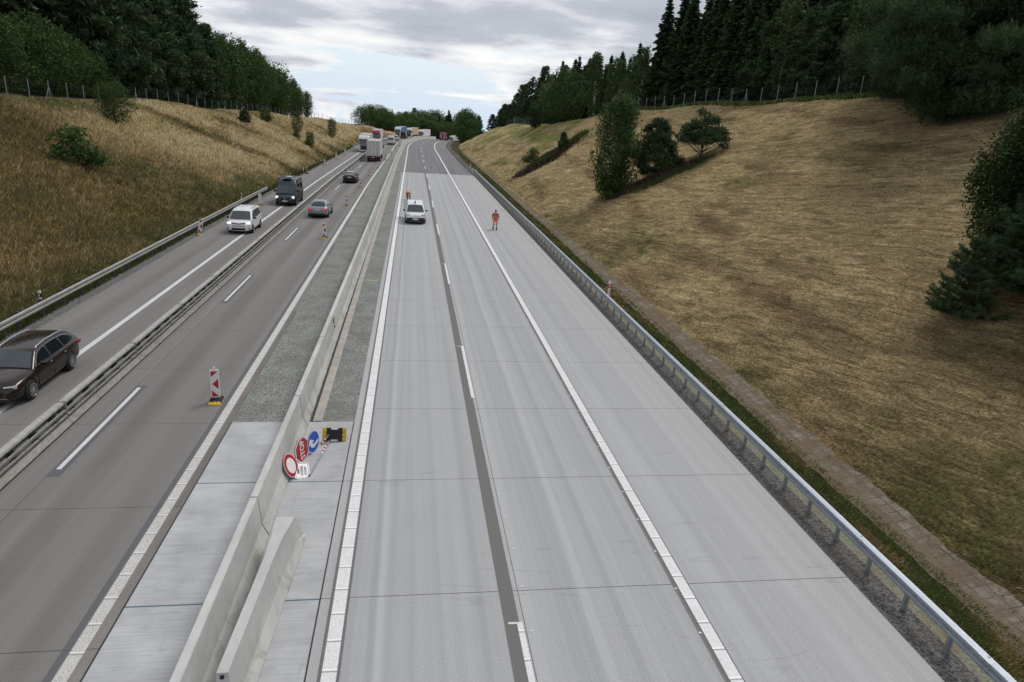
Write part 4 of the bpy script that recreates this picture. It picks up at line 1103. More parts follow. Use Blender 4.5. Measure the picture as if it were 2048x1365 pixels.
def estate():
    t = thing("estate_car", "dark brown estate car with silver roof rails at the left edge of the photo", "car")
    P = paintm("brown_paint", (0.022, 0.011, 0.007, 1), 0.3, 0.22)
    st = [(-2.40, 0.66, 0.42, 0.72, 0.74), (-2.39, 0.78, 0.32, 0.92, 0.95), (-2.25, 0.87, 0.24, 0.98, 0.99), (-1.9, 0.925, 0.20, 0.99, 0.99), (-1.0, 0.935, 0.19, 0.975, 0.98), (0.3, 0.935, 0.19, 0.95, 0.96),
          (1.05, 0.93, 0.19, 0.925, 0.985), (1.5, 0.925, 0.19, 0.88, 0.945), (1.95, 0.90, 0.20, 0.82, 0.89), (2.22, 0.84, 0.22, 0.74, 0.81), (2.39, 0.70, 0.26, 0.66, 0.70), (2.43, 0.55, 0.34, 0.58, 0.60)]
    r = 0.345; yf, yr = 1.48, -1.36
    hull("body", st, [(yf, r, 0.385, 0.93), (yr, r, 0.385, 0.93)], P, t)
    c = Cabin([(1.12, 0.95), (0.42, 1.36), (0.1, 1.425), (-0.7, 1.475), (-1.6, 1.43), (-1.95, 1.37), (-2.33, 0.95)], 0.95, 1.475, 0.865, 0.585); c.build(P, t)
    c.cross("windscreen", 0, m_glassb, t, 0.06, 0.97, 0.08); c.cross("rear_window", 5, m_glass, t, 0.1, 0.75, 0.1)
    for sd in (-1, 1):
        trim = [(0.90, 0.985), (0.40, 1.27), (0.05, 1.355), (-0.65, 1.395), (-1.5, 1.355), (-1.80, 1.28), (-2.02, 1.12), (-1.90, 1.04), (-1.2, 1.005), (-0.2, 0.985)]
        c.side("window_trim", trim, sd, m_chrome, t, 0.006, 0.022)
        c.side("side_window", [(0.84, 1.0), (0.40, 1.255), (0.05, 1.34), (-0.15, 1.355), (-0.15, 0.995)], sd, m_glass, t, 0.012)
        c.side("side_window", [(-0.22, 0.998), (-0.22, 1.36), (-0.65, 1.38), (-1.08, 1.365), (-1.14, 1.01)], sd, m_glass, t, 0.012)
        c.side("side_window", [(-1.20, 1.012), (-1.14, 1.36), (-1.5, 1.34), (-1.77, 1.27), (-1.98, 1.12), (-1.88, 1.055)], sd, m_glass, t, 0.012)
        bm = bmesh.new(); pts = [(0.22, 1.40), (0.1, 1.47), (-0.4, 1.515), (-1.2, 1.505), (-1.62, 1.46), (-1.72, 1.42)]
        for a, b in zip(pts, pts[1:]): cyl(bm, (sd*0.585, a[0], a[1]), (sd*0.575, b[0], b[1]), 0.022, n=6)
        obj("roof_rail", bm, m_chrome, t)
        mirror(t, sd*1.03, 0.68, 1.02, P)
        lampbox("headlight", t, sd*0.66, 2.17, 0.70, 0.19, 0.10, 0.055, m_lamp, -sd*0.38)
        lampbox("tail_light", t, sd*0.80, -2.24, 0.86, 0.11, 0.12, 0.07, m_tail)
        for y in (0.02, -1.02):
            lampbox("door_handle", t, sd*0.945, y, 0.86, 0.012, 0.08, 0.013, m_chrome)
        bm = bmesh.new()
        for y in (0.95, -0.17, -1.18): box(bm, min(sd*0.925, sd*0.9405), max(sd*0.925, sd*0.9405), y-0.005, y+0.005, 0.30, 0.93)
        obj("door_gaps", bm, m_under, t)
        for y in (yf, yr): wheel(t, sd*0.845, y, r, 0.22)
    bm = bmesh.new(); prism_y(bm, [(-0.42, 0.66), (-0.34, 0.48), (0.34, 0.48), (0.42, 0.66)], 2.34, 2.455); obj("grille", bm, m_under, t)
    bm = bmesh.new()
    for k in range(9): x = -0.34+k*0.085; box(bm, x-0.008, x+0.008, 2.40, 2.465, 0.50, 0.645)
    box(bm, -0.43, 0.43, 2.38, 2.462, 0.655, 0.675); obj("grille_bars", bm, m_chrome, t)
    lampbox("lower_intake", t, 0, 2.38, 0.32, 0.70, 0.06, 0.055, m_under); lampbox("intake_trim", t, 0, 2.43, 0.395, 0.66, 0.012, 0.008, m_chrome)
    lampbox("number_plate", t, 0, 2.46, 0.40, 0.26, 0.008, 0.055, m_plate)
    lampbox("under_tray", t, 0, 0.0, 0.20, 0.78, 2.1, 0.03, m_under)
    return t
def saloon(name, label, col, rear_open, metal=0.5, tail_on=False, glasst=m_glass, coupe=False):
    t = thing(name, label, "car"); P = paintm(name+"_paint", col, metal, 0.3)
    st = [(-2.33, 0.66, 0.42, 0.74, 0.80), (-2.32, 0.78, 0.34, 0.96, 1.00), (-2.1, 0.87, 0.25, 1.02, 1.055), (-1.8, 0.905, 0.22, 1.01, 1.05), (-1.0, 0.915, 0.19, 0.975, 0.98), (0.3, 0.915, 0.19, 0.94, 0.95),
          (1.0, 0.91, 0.19, 0.91, 0.965), (1.6, 0.905, 0.19, 0.85, 0.91), (2.05, 0.86, 0.21, 0.76, 0.83), (2.30, 0.74, 0.26, 0.66, 0.70), (2.35, 0.55, 0.32, 0.58, 0.60)]
    r = 0.34; yf, yr = 1.46, -1.38
    hull("body", st, [(yf, r, 0.38, 0.915), (yr, r, 0.38, 0.915)], P, t)
    pr = [(1.05, 0.93), (0.38, 1.35), (0.0, 1.42), (-0.6, 1.43), (-1.1, 1.36), (-1.85, 1.03)] if not coupe else [(1.05, 0.93), (0.4, 1.33), (0.0, 1.41), (-0.4, 1.42), (-0.95, 1.34), (-2.02, 1.04)]
    c = Cabin(pr, 0.93, 1.43, 0.84, 0.57); c.build(P, t)
    c.cross("windscreen", 0, glasst, t, 0.06, 0.97, 0.08); c.cross("rear_window", 4, glasst, t, 0.05, 0.90, 0.10)
    lampbox("roof_panel", t, 0, -0.28, 1.425, 0.46, 0.55, 0.012, glasst if coupe else P)
    for sd in (-1, 1):
        c.side("side_window", [(0.80, 0.97), (0.36, 1.24), (0.0, 1.335), (-0.2, 1.345), (-0.2, 0.975)], sd, m_glass, t, 0.012)
        c.side("side_window", [(-0.27, 0.98), (-0.27, 1.345), (-0.6, 1.34), (-1.0, 1.28), (-1.40, 1.10), (-1.32, 1.03)], sd, m_glass, t, 0.012)
        mirror(t, sd*1.0, 0.64, 1.0, m_blk if coupe else P)
        lampbox("headlight", t, sd*0.66, 2.10, 0.68, 0.18, 0.09, 0.06, m_lamp, -sd*0.4)
        lampbox("tail_light", t, sd*0.66, -2.29, 0.86, 0.20, 0.05, 0.05, m_tailon if tail_on else m_tail, sd*0.12)
        lampbox("exhaust", t, sd*0.55, -2.32, 0.33, 0.07, 0.03, 0.035, m_rimd)
        for y in (yf, yr): wheel(t, sd*0.83, y, r, 0.22, m_rimd if coupe else m_rim)
    lampbox("number_plate", t, 0, -2.345, 0.80 if not coupe else 0.84, 0.26, 0.012, 0.055, m_plate)
    lampbox("rear_diffuser", t, 0, -2.30, 0.37, 0.70, 0.05, 0.10, m_under); lampbox("badge", t, 0, -2.33, 0.95, 0.04, 0.012, 0.04, m_chrome)
    lampbox("under_tray", t, 0, 0.0, 0.20, 0.78, 2.0, 0.03, m_under)
    if coupe: lampbox("spoiler", t, 0, -2.20, 1.075, 0.68, 0.07, 0.012, P)
    return t
def tallvan(name, label, col, kind="mpv", metal=0.05):
    t = thing(name, label, "van"); P = paintm(name+"_paint", col, metal, 0.35)
    st = [(-2.18, 0.80, 0.36, 1.02, 1.04), (-2.16, 0.89, 0.30, 1.08, 1.10), (-1.9, 0.92, 0.24, 1.10, 1.10), (-1.0, 0.925, 0.21, 1.09, 1.10), (0.4, 0.925, 0.21, 1.07, 1.08),
          (1.1, 0.92, 0.21, 1.04, 1.10), (1.5, 0.91, 0.22, 1.00, 1.06), (1.9, 0.88, 0.23, 0.92, 0.98), (2.12, 0.82, 0.25, 0.84, 0.88), (2.21, 0.70, 0.28, 0.74, 0.76), (2.23, 0.55, 0.36, 0.62, 0.64)]
    r = 0.335; yf, yr = 1.33, -1.46
    hull("body", st, [(yf, r, 0.38, 0.925), (yr, r, 0.38, 0.925)], P, t)
    c = Cabin([(1.55, 1.06), (0.82, 1.64), (0.5, 1.76), (-0.4, 1.83), (-1.95, 1.79), (-2.14, 1.70), (-2.17, 1.06)], 1.06, 1.83, 0.895, 0.70); c.build(P, t, 0.07)
    c.cross("windscreen", 0, m_glassb, t, 0.05, 0.98, 0.07, bow=0.05)
    for sd in (-1, 1):
        c.side("side_window", [(1.15, 1.12), (0.62, 1.52), (0.42, 1.62), (0.10, 1.65), (0.10, 1.10)], sd, m_glass, t, 0.012)
        if kind == "mpv":
            c.side("side_window", [(0.02, 1.11), (0.02, 1.655), (-0.95, 1.67), (-0.95, 1.12)], sd, m_glass, t, 0.012)
            c.side("side_window", [(-1.03, 1.13), (-1.03, 1.67), (-1.82, 1.65), (-1.95, 1.18)], sd, m_glass, t, 0.012)
            bm = bmesh.new(); cyl(bm, (sd*0.66, 0.3, 1.84), (sd*0.66, -1.8, 1.83), 0.022, n=6); obj("roof_rail", bm, m_blk, t)
        mirror(t, sd*1.04, 1.0, 1.16, m_blk)
        lampbox("headlight", t, sd*0.70, 2.04, 0.86, 0.17, 0.09, 0.075, m_lampon if kind == "mpv" else m_lamp, -sd*0.40)
        lampbox("tail_light", t, sd*0.80, -2.16, 1.20, 0.05, 0.04, 0.20, m_tail)
        lampbox("side_moulding", t, sd*0.925, -0.1, 0.52, 0.012, 0.85, 0.05, P if kind == "mpv" else m_blk)
        lampbox("fog_lamp_surround", t, sd*0.70, 2.10, 0.46, 0.13, 0.06, 0.075, m_blk, -sd*0.3)
        for y in (yf, yr): wheel(t, sd*0.83, y, r, 0.21, m_rim if kind == "mpv" else m_rimd, 5)
    if kind == "mpv":
        c.cross("rear_window", 5, m_glass, t, 0.06, 0.85, 0.12)
        bm = bmesh.new()
        for x in (-1, 1): prism_y(bm, [(0, 0.80), (x*0.55, 0.89), (x*0.55, 0.925), (0, 0.85)][::x], 2.10, 2.225)
        obj("grille", bm, m_blk, t); lampbox("emblem", t, 0, 2.25, 0.845, 0.07, 0.012, 0.04, m_chrome)
        lampbox("upper_intake", t, 0, 2.215, 0.66, 0.46, 0.03, 0.022, m_blk); lampbox("lower_intake", t, 0, 2.20, 0.42, 0.52, 0.06, 0.09, m_under)
    else:
        # black plastic lower nose, open rear doors
        lampbox("bumper", t, 0, 2.13, 0.46, 0.84, 0.13, 0.17, m_blk); lampbox("grille", t, 0, 2.22, 0.80, 0.50, 0.02, 0.012, m_chrome); lampbox("emblem", t, 0, 2.23, 0.83, 0.07, 0.015, 0.045, m_chrome)
        lampbox("beacon_lamp", t, 0.03, 0.55, 1.87, 0.06, 0.06, 0.10, m_blk)
        for sd in (-1, 1):
            bm = bmesh.new(); box(bm, -0.02, 0.02, -0.74, 0.0, 0.42, 1.78, 0.015); d = obj("rear_door", bm, P, t, (sd*0.90, -2.17, 0)); d.rotation_euler = (0, 0, sd*0.25)
    lampbox("number_plate", t, 0, 2.27, 0.50 if kind != "mpv" else 0.56, 0.26, 0.012, 0.055, m_plate)
    bm = bmesh.new(); cyl(bm, (0, 0.45, 1.75), (0, 0.38, 2.02), 0.008, n=4); obj("aerial", bm, m_blk, t)
    lampbox("under_tray", t, 0, 0.0, 0.21, 0.80, 1.95, 0.03, m_under)
    return t
def bigvan(name, label, col, camper=True, on=True, sc=1.0, metal=0.4):
    t = thing(name, label, "camper van" if camper else "van"); P = paintm(name+"_paint", col, metal, 0.35)
    st = [(-2.98, 0.90, 0.42, 1.20, 1.22), (-2.95, 0.98, 0.36, 1.26, 1.28), (-2.5, 1.01, 0.30, 1.28, 1.28), (-1.0, 1.02, 0.28, 1.27, 1.28), (0.9, 1.02, 0.28, 1.25, 1.26),
          (1.7, 1.01, 0.28, 1.20, 1.27), (2.2, 0.99, 0.28, 1.10, 1.17), (2.65, 0.94, 0.29, 0.96, 1.03), (2.90, 0.85, 0.30, 0.86, 0.92), (2.98, 0.70, 0.34, 0.70, 0.72), (3.0, 0.5, 0.42, 0.58, 0.6)]
    r = 0.36; yf, yr = 2.05, -1.98
    hull("body", st, [(yf, r, 0.42, 1.02), (yr, r, 0.42, 1.02)], P, t)
    c = Cabin([(2.32, 1.18), (1.66, 1.98), (1.35, 2.30), (0.85, 2.56), (-2.5, 2.60), (-2.92, 2.50), (-2.97, 1.18)], 1.18, 2.60, 1.0, 0.84); c.build(P, t, 0.09)
    c.cross("windscreen", 0, m_glassb, t, 0.04, 0.97, 0.07, bow=0.06)
    for sd in (-1, 1):
        c.side("side_window", [(1.95, 1.26), (1.50, 1.80), (1.30, 1.92), (0.95, 1.94), (0.95, 1.24)], sd, m_glass, t, 0.012)
        if camper:
            c.side("side_window", [(0.55, 1.40), (0.55, 2.02), (-0.45, 2.02), (-0.45, 1.40)], sd, m_glass, t, 0.012); c.side("side_window", [(-1.2, 1.40), (-1.2, 2.02), (-2.4, 2.02), (-2.4, 1.40)], sd, m_glass, t, 0.012)
        mirror(t, sd*1.16, 1.80, 1.38, m_blk); mirror(t, sd*1.16, 1.80, 1.50, m_blk)
        lampbox("headlight", t, sd*0.80, 2.78, 0.88, 0.12, 0.09, 0.12, m_lampon if on else m_lamp, -sd*0.45)
        lampbox("tail_light", t, sd*0.95, -2.95, 1.0, 0.05, 0.04, 0.22, m_tail)
        lampbox("side_moulding", t, sd*1.02, -0.1, 0.60, 0.012, 1.5, 0.05, m_blk)
        for y in (yf, yr): wheel(t, sd*0.91, y, r, 0.22, m_rim if camper else m_rimd, 5)
    lampbox("grille", t, 0, 2.96, 0.76, 0.44, 0.04, 0.10, m_under); lampbox("emblem", t, 0, 3.01, 0.77, 0.08, 0.012, 0.05, m_chrome); lampbox("bumper", t, 0, 2.93, 0.42, 0.82, 0.10, 0.11, m_blk)
    lampbox("number_plate", t, 0, 3.04, 0.52, 0.26, 0.01, 0.055, m_plate)
    if camper:
        lampbox("roof_hatch", t, 0, 0.95, 2.58, 0.42, 0.25, 0.05, m_blk); lampbox("roof_hatch", t, 0.05, -0.55, 2.65, 0.26, 0.25, 0.05, m_wplas)
        bm = bmesh.new(); cyl(bm, (0.92, 0.9, 2.55), (0.92, -2.6, 2.57), 0.07, n=8); obj("awning_tube", bm, m_blk, t)
    else:
        for sd in (-1, 1): bm = bmesh.new(); box(bm, sd*0.42-0.28, sd*0.42+0.28, -3.0, -2.985, 1.45, 2.05, 0.005); obj("rear_window", bm, m_glass, t)
        lampbox("rear_plate", t, 0, -3.0, 1.0, 0.26, 0.012, 0.055, m_plate); lampbox("rear_bumper", t, 0, -2.98, 0.45, 0.92, 0.06, 0.08, m_blk)
        bm = bmesh.new(); box(bm, -0.01, 0.01, -3.0, -2.985, 0.55, 2.4); obj("door_gap", bm, m_under, t)
    lampbox("under_tray", t, 0, 0.0, 0.30, 0.88, 2.7, 0.04, m_under); return t
def lorry(name, label, cab_col, box_col, parts="both", cablen=2.3, trailer=13.0, box_m=None, stripes=False):
    """nose at y=0, body runs to negative y"""
    t = thing(name, label, "lorry"); P = paintm(name+"_cab_paint", cab_col, 0.1, 0.35); B = box_m or plain(name+"_box_panel", box_col, 0.45, var=0.05, scale=1.2, dirt=tuple(x*0.7 for x in box_col[:3])+(1,))
    bm = bmesh.new(); prism_x(bm, [(0, 0.55), (0.03, 1.35), (-0.05, 2.05), (-0.28, 2.85), (-0.75, 3.55), (-1.1, 3.80), (-cablen, 3.86), (-cablen, 0.75), (-0.2, 0.45)], -1.22, 1.22); bevel_all(bm, 0.10, 2)
    obj("cab", bm, P, t)
    bm = bmesh.new(); prism_x(bm, [(0.035, 1.72), (-0.035, 2.10), (-0.245, 2.84), (-0.30, 2.84), (-0.1, 2.0), (-0.06, 1.72)], -1.10, 1.10); o = obj("windscreen", bm, m_glassb, t); o.location = (0, 0.012, 0)
    lampbox("sun_visor", t, 0, -0.18, 2.92, 1.12, 0.14, 0.06, m_blk, 0, 0.5)
    bm = bmesh.new()
    for k in range(6): box(bm, -0.78, 0.78, 0.0, 0.07, 0.62+k*0.17, 0.70+k*0.17, 0.01)
    obj("grille_slats", bm, m_rimd, t); bm = bmesh.new(); box(bm, -0.82, 0.82, 0.0, 0.045, 0.60, 1.62); obj("grille", bm, m_under, t)
    lampbox("bumper", t, 0, -0.02, 0.42, 1.20, 0.12, 0.14, P)
    for sd in (-1, 1):
        lampbox("headlight", t, sd*1.02, 0.02, 0.62, 0.15, 0.06, 0.10, m_lamp); bm = bmesh.new(); box(bm, sd*1.225-0.006, sd*1.225+0.006, -1.3, -0.35, 1.9, 2.75, 0.004); obj("side_window", bm, m_glass, t)
        lampbox("mirror", t, sd*1.42, -0.12, 2.35, 0.10, 0.09, 0.30, m_blk)
        for y in ((-1.35, -4.6) if trailer else (-1.35,)): wheel(t, sd*1.08, y, 0.50, 0.30, m_rimd, 8)
        lampbox("fuel_tank" if sd > 0 else "side_skirt", t, sd*1.0, -3.0, 0.65, 0.2, 0.9, 0.28, m_under)
    bm = bmesh.new(); box(bm, -0.5, 0.5, -6.0, -cablen+0.1, 0.75, 1.0, 0.02); obj("chassis", bm, m_under, t)
    y0 = -cablen-0.45; y1 = y0-trailer
    bm = bmesh.new(); box(bm, -1.275, 1.275, y1, y0, 1.18, 4.0, 0.035); obj("cargo_box", bm, B, t)
    bm = bmesh.new(); box(bm, -1.285, 1.285, y1-0.01, y0+0.01, 3.94, 4.015, 0.015); box(bm, -1.285, 1.285, y1-0.01, y0+0.01, 1.08, 1.20, 0.015); obj("frame_rails", bm, plain(name+"_rail", (0.45, 0.42, 0.40, 1), 0.5, 0.2), t)
    for k in range(3):
        for sd in (-1, 1): wheel(t, sd*1.08, y1+1.6+k*1.32, 0.50, 0.34, m_rim, 8)
    lampbox("underrun_bar", t, 0, y1+0.10, 0.62, 1.18, 0.05, 0.07, m_under); lampbox("rear_sill", t, 0, y1-0.01, 1.0, 1.25, 0.05, 0.10, m_under)
    bm = bmesh.new(); 
    for x in (-1.16, -0.012, 1.14): box(bm, x-0.008, x+0.02, y1-0.012, y1+0.01, 1.25, 3.9)
    for x in (-0.75, 0.75): box(bm, x-0.02, x+0.02, y1-0.035, y1-0.01, 1.25, 3.85)
    obj("door_rods", bm, m_galvd if not stripes else m_wht, t)
    for sd in (-1, 1):
        lampbox("tail_light", t, sd*0.92, y1-0.05, 0.82, 0.24, 0.03, 0.07, m_tail); lampbox("amber_light", t, sd*0.62, y1-0.05, 0.82, 0.05, 0.03, 0.06, m_orange)
    lampbox("number_plate", t, 0, y1-0.055, 0.84, 0.26, 0.012, 0.06, m_plate); lampbox("warning_plate", t, 0.85, y1-0.02, 1.45, 0.10, 0.01, 0.12, m_tail)
    bm = bmesh.new(); box(bm, -1.0, 1.0, y1+0.3, y0-0.2, 1.0, 1.12); obj("trailer_frame", bm, m_under, t)
    lampbox("mudguard", t, 0, y1+0.8, 0.75, 1.2, 0.02, 0.22, m_under)
    return t

def drive(o, s, t, away, rz=0):
    o.location = road(s, t, 0.0); o.rotation_euler = (0, 0, (0 if away else PI)+head(s)+math.radians(rz)); return o
drive(estate(), 24.95, -13.62, False)
drive(tallvan("people_carrier", "white people carrier with lit headlights driving just ahead of the dark camper van", (0.78, 0.79, 0.80, 1)), 58.6, -13.55, False)
drive(bigvan("camper_van", "dark blue high-roof camper van with lit headlights behind the white people carrier", (0.030, 0.042, 0.062, 1)), 76.6, -12.95, False)
drive(saloon("saloon_car", "silver grey saloon car with lit red tail lights driving away, nearest car in its lane", (0.30, 0.33, 0.38, 1), 0, 0.6, True), 68.6, -8.75, True)
drive(saloon("saloon_car", "black low saloon car driving away between the silver saloon and the white box lorry", (0.010, 0.010, 0.012, 1), 0, 0.2, False, m_glassb, True), 101.4, -8.65, True)
L_ = lorry("articulated_lorry", "white box lorry seen from behind driving away ahead of the black saloon", (0.75, 0.75, 0.75, 1), (0.66, 0.65, 0.63, 1), trailer=11.5)
drive(L_, 142.6+14.3, -7.75, True)
L_ = lorry("articulated_lorry", "oncoming white cab lorry half hidden behind the big white box lorry", (0.78, 0.78, 0.78, 1), (0.60, 0.60, 0.58, 1)); drive(L_, 172, -11.55, False)
L_ = lorry("articulated_lorry", "oncoming red cab lorry with a white box behind the white oncoming lorry", (0.30, 0.014, 0.018, 1), (0.68, 0.67, 0.66, 1)); drive(L_, 216, -11.2, False)
drive(bigvan("panel_van", "white panel van with two rear windows driving away past the red lorry", (0.74, 0.75, 0.77, 1), False, False, metal=0.0), 219, -6.7, True)
drive(tallvan("small_van", "small white van further ahead, to the right of the panel van", (0.70, 0.71, 0.73, 1)), 252, -8.0, True)
drive(tallvan("small_van", "silver van half hidden beside the red lorry's box", (0.45, 0.47, 0.50, 1)), 236, -11.3, False)
drive(saloon("saloon_car", "tiny dark saloon with bright front passing the red lorry", (0.09, 0.09, 0.10, 1), 0, 0.2), 229, -10.9, False)
drive(bigvan("panel_van", "dark blue panel van in front of the distant blue lorry", (0.012, 0.018, 0.035, 1), False, False), 273, -7.6, True)
L_ = lorry("articulated_lorry", "distant lorry with a white cab and a blue box", (0.72, 0.73, 0.74, 1), (0.022, 0.10, 0.34, 1)); drive(L_, 287, -12.4, False)
L_ = lorry("articulated_lorry", "distant lorry with a white cab and a pale yellow box behind the blue one", (0.72, 0.72, 0.70, 1), (0.62, 0.42, 0.18, 1)); drive(L_, 312, -12.4, False)
L_ = lorry("articulated_lorry", "farthest white lorry on the bend, left of the red emergency vehicle", (0.75, 0.75, 0.75, 1), (0.72, 0.72, 0.72, 1)); drive(L_, 336, -12.4, False)
W_ = tallvan("utility_van", "white utility van with open rear doors and black bumper parked on the empty new carriageway", (0.78, 0.79, 0.80, 1), "utility"); drive(W_, 67.0, 0.30, False, 1)
# red emergency vehicle, seen from behind
t = thing("emergency_vehicle", "red emergency vehicle with blue and white rear panel far along the new carriageway", "emergency vehicle")
RP = paintm("signal_red_paint", (0.42, 0.02, 0.02, 1), 0.05)
bm = bmesh.new(); box(bm, -1.2, 1.2, -3.0, 1.6, 0.5, 2.85, 0.10); obj("body", bm, RP, t)
bm = bmesh.new(); prism_x(bm, [(3.2, 0.5), (3.2, 1.3), (2.75, 2.5), (1.5, 2.7), (1.5, 0.5)], -1.15, 1.15); bevel_all(bm, 0.08, 2); obj("cab", bm, RP, t)
bm = bmesh.new(); box(bm, -0.42, 0.42, -3.03, -2.99, 0.9, 2.2); obj("rear_panel", bm, mat("signal_blue", (0.03, 0.10, 0.45, 1), 0.5), t)
bm = bmesh.new()
for sd in (-1, 1):
    for k in range(4): prism_y(bm, [(sd*0.45, 0.85+k*0.4), (sd*0.85, 1.05+k*0.4), (sd*0.85, 1.2+k*0.4), (sd*0.45, 1.0+k*0.4)][::sd], -3.05, -3.03)
obj("chevrons", bm, m_wht, t)
for sd in (-1, 1):
    lampbox("tail_light", t, sd*0.98, -3.02, 0.95, 0.10, 0.03, 0.18, m_tail)
    lampbox("mirror", t, sd*1.35, 2.6, 1.9, 0.09, 0.08, 0.25, m_blk)
    for y in (2.1, -1.9): wheel(t, sd*1.02, y, 0.46, 0.3, m_rimd)
lampbox("light_bar", t, 0, 2.2, 2.78, 0.7, 0.12, 0.08, m_blue); lampbox("bumper", t, 0, -3.05, 0.5, 1.15, 0.08, 0.1, m_under)
drive(t, 281, 6.6, True)
# traffic lost behind the trees: white lorry at the end of the bend
L_ = lorry("articulated_lorry", "white cab just showing at the foot of the trees right of the red vehicle", (0.75, 0.75, 0.75, 1), (0.66, 0.66, 0.66, 1)); drive(L_, 385, -9.5, False)

# ================================================================ ROAD WORKERS
m_skin = plain("skin", (0.42, 0.21, 0.13, 1), 0.55, var=0.08); m_hiv = plain("orange_workwear", (1.0, 0.23, 0.02, 1), 0.7, var=0.03); m_hivd = plain("orange_red_sleeve", (0.62, 0.085, 0.03, 1), 0.7)
m_tee = plain("grey_shirt", (0.26, 0.28, 0.34, 1), 0.8); m_band = mat("reflective_band", (0.62, 0.62, 0.60, 1), 0.4); m_shoe = plain("black_boots", (0.015, 0.014, 0.013, 1), 0.7); m_hair = plain("dark_hair", (0.045, 0.022, 0.012, 1), 0.8); m_trou = plain("dark_trousers", (0.05, 0.025, 0.02, 1), 0.8)
def skin(name, V, E, Rr, m, parent, root=0, sub=2):
    me = bpy.data.meshes.new(name); me.from_pydata([Vector(v) for v in V], E, []); me.update()
    o = bpy.data.objects.new(name, me); COL.objects.link(o)
    md = o.modifiers.new("k", 'SKIN'); md.use_smooth_shade = True
    for i, r in enumerate(Rr):
        sv = me.skin_vertices[0].data[i]; sv.radius = (r, r) if not isinstance(r, tuple) else r; sv.use_root = (i == root)
    s = o.modifiers.new("u", 'SUBSURF'); s.levels = sub; s.render_levels = sub
    bpy.context.view_layer.update(); baked(o); o.data.materials.clear(); o.data.materials.append(m); o.parent = parent; return o
def hand(V, E, Rr, wi, dirv, side, thumb):
    """palm + five bent fingers from wrist vertex wi"""
    d = Vector(dirv).normalized(); sv = Vector(side).normalized(); th = Vector(thumb).normalized(); w = Vector(V[wi])
    V.append(w+d*0.075); E.append((wi, len(V)-1)); Rr.append((0.036, 0.016)); pi_ = len(V)-1
    for k, ln in enumerate((0.065, 0.075, 0.070, 0.055)):
        b = w+d*0.085+sv*(0.024-0.016*k)
        V.append(b); E.append((pi_, len(V)-1)); Rr.append(0.009)
        V.append(b+d*ln*0.5+th*0.004); E.append((len(V)-2, len(V)-1)); Rr.append(0.008)
        V.append(b+d*ln*0.9+th*0.018); E.append((len(V)-2, len(V)-1)); Rr.append(0.007)
    V.append(w+d*0.03+sv*0.035); E.append((wi, len(V)-1)); Rr.append(0.011)
    V.append(w+d*0.065+sv*0.052+th*0.01); E.append((len(V)-2, len(V)-1)); Rr.append(0.009)
def head_mesh(parent, c, fwd, up, cap=None):
    """head with brow, nose, ears, chin; face looks along fwd"""
    f = Vector(fwd).normalized(); u = Vector(up); u = (u-f*u.dot(f)).normalized(); r = f.cross(u)
    bm = bmesh.new(); bmesh.ops.create_uvsphere(bm, u_segments=20, v_segments=14, radius=1.0)
    for v in bm.verts:
        x, y, z = v.co; jaw = 1-0.28*max(0, -z)*(1 if y < 0.3 else 0.75); v.co = Vector((x*0.077*jaw, y*0.098*(1-0.1*max(0, -z)), z*0.118))
    Mx = Matrix(((r.x, f.x, u.x, c[0]), (r.y, f.y, u.y, c[1]), (r.z, f.z, u.z, c[2]), (0, 0, 0, 1)))
    def ell(cx, cy, cz, a, b, d):
        rr2 = bmesh.ops.create_uvsphere(bm, u_segments=8, v_segments=6, radius=1.0)
        for v in rr2['verts']: v.co = Vector((cx+v.co.x*a, cy+v.co.y*b, cz+v.co.z*d))
    ell(0, 0.100, -0.015, 0.013, 0.018, 0.024); ell(-0.078, 0, -0.005, 0.010, 0.018, 0.030); ell(0.078, 0, -0.005, 0.010, 0.018, 0.030)
    bmesh.ops.transform(bm, matrix=Mx, verts=bm.verts); h = obj("head", bm, m_skin, parent, smooth=True)
    bm = bmesh.new()
    for sx in (-1, 1):
        rr2 = bmesh.ops.create_uvsphere(bm, u_segments=8, v_segments=6, radius=0.011)
        for v in rr2['verts']: v.co += Vector((sx*0.030, 0.088, 0.008))
    rr2 = bmesh.ops.create_uvsphere(bm, u_segments=8, v_segments=6, radius=1.0)
    for v in rr2['verts']: v.co = Vector((v.co.x*0.024, 0.088+v.co.y*0.008, -0.055+v.co.z*0.006))
    bmesh.ops.transform(bm, matrix=Mx, verts=bm.verts); obj("eyes_and_mouth", bm, m_hair, h)
    bm = bmesh.new(); bmesh.ops.create_uvsphere(bm, u_segments=20, v_segments=12, radius=1.0)
    for v in list(bm.verts):
        x, y, z = v.co; v.co = Vector((x*0.086, y*0.106-0.008, z*0.122+0.008))
    dl = [v for v in bm.verts if v.co.z < (-0.01 if v.co.y < 0.02 else 0.045)]
    bmesh.ops.delete(bm, geom=dl, context='VERTS'); bmesh.ops.transform(bm, matrix=Mx, verts=bm.verts)
    o = obj("hair", bm, m_hair, h, smooth=True); return h
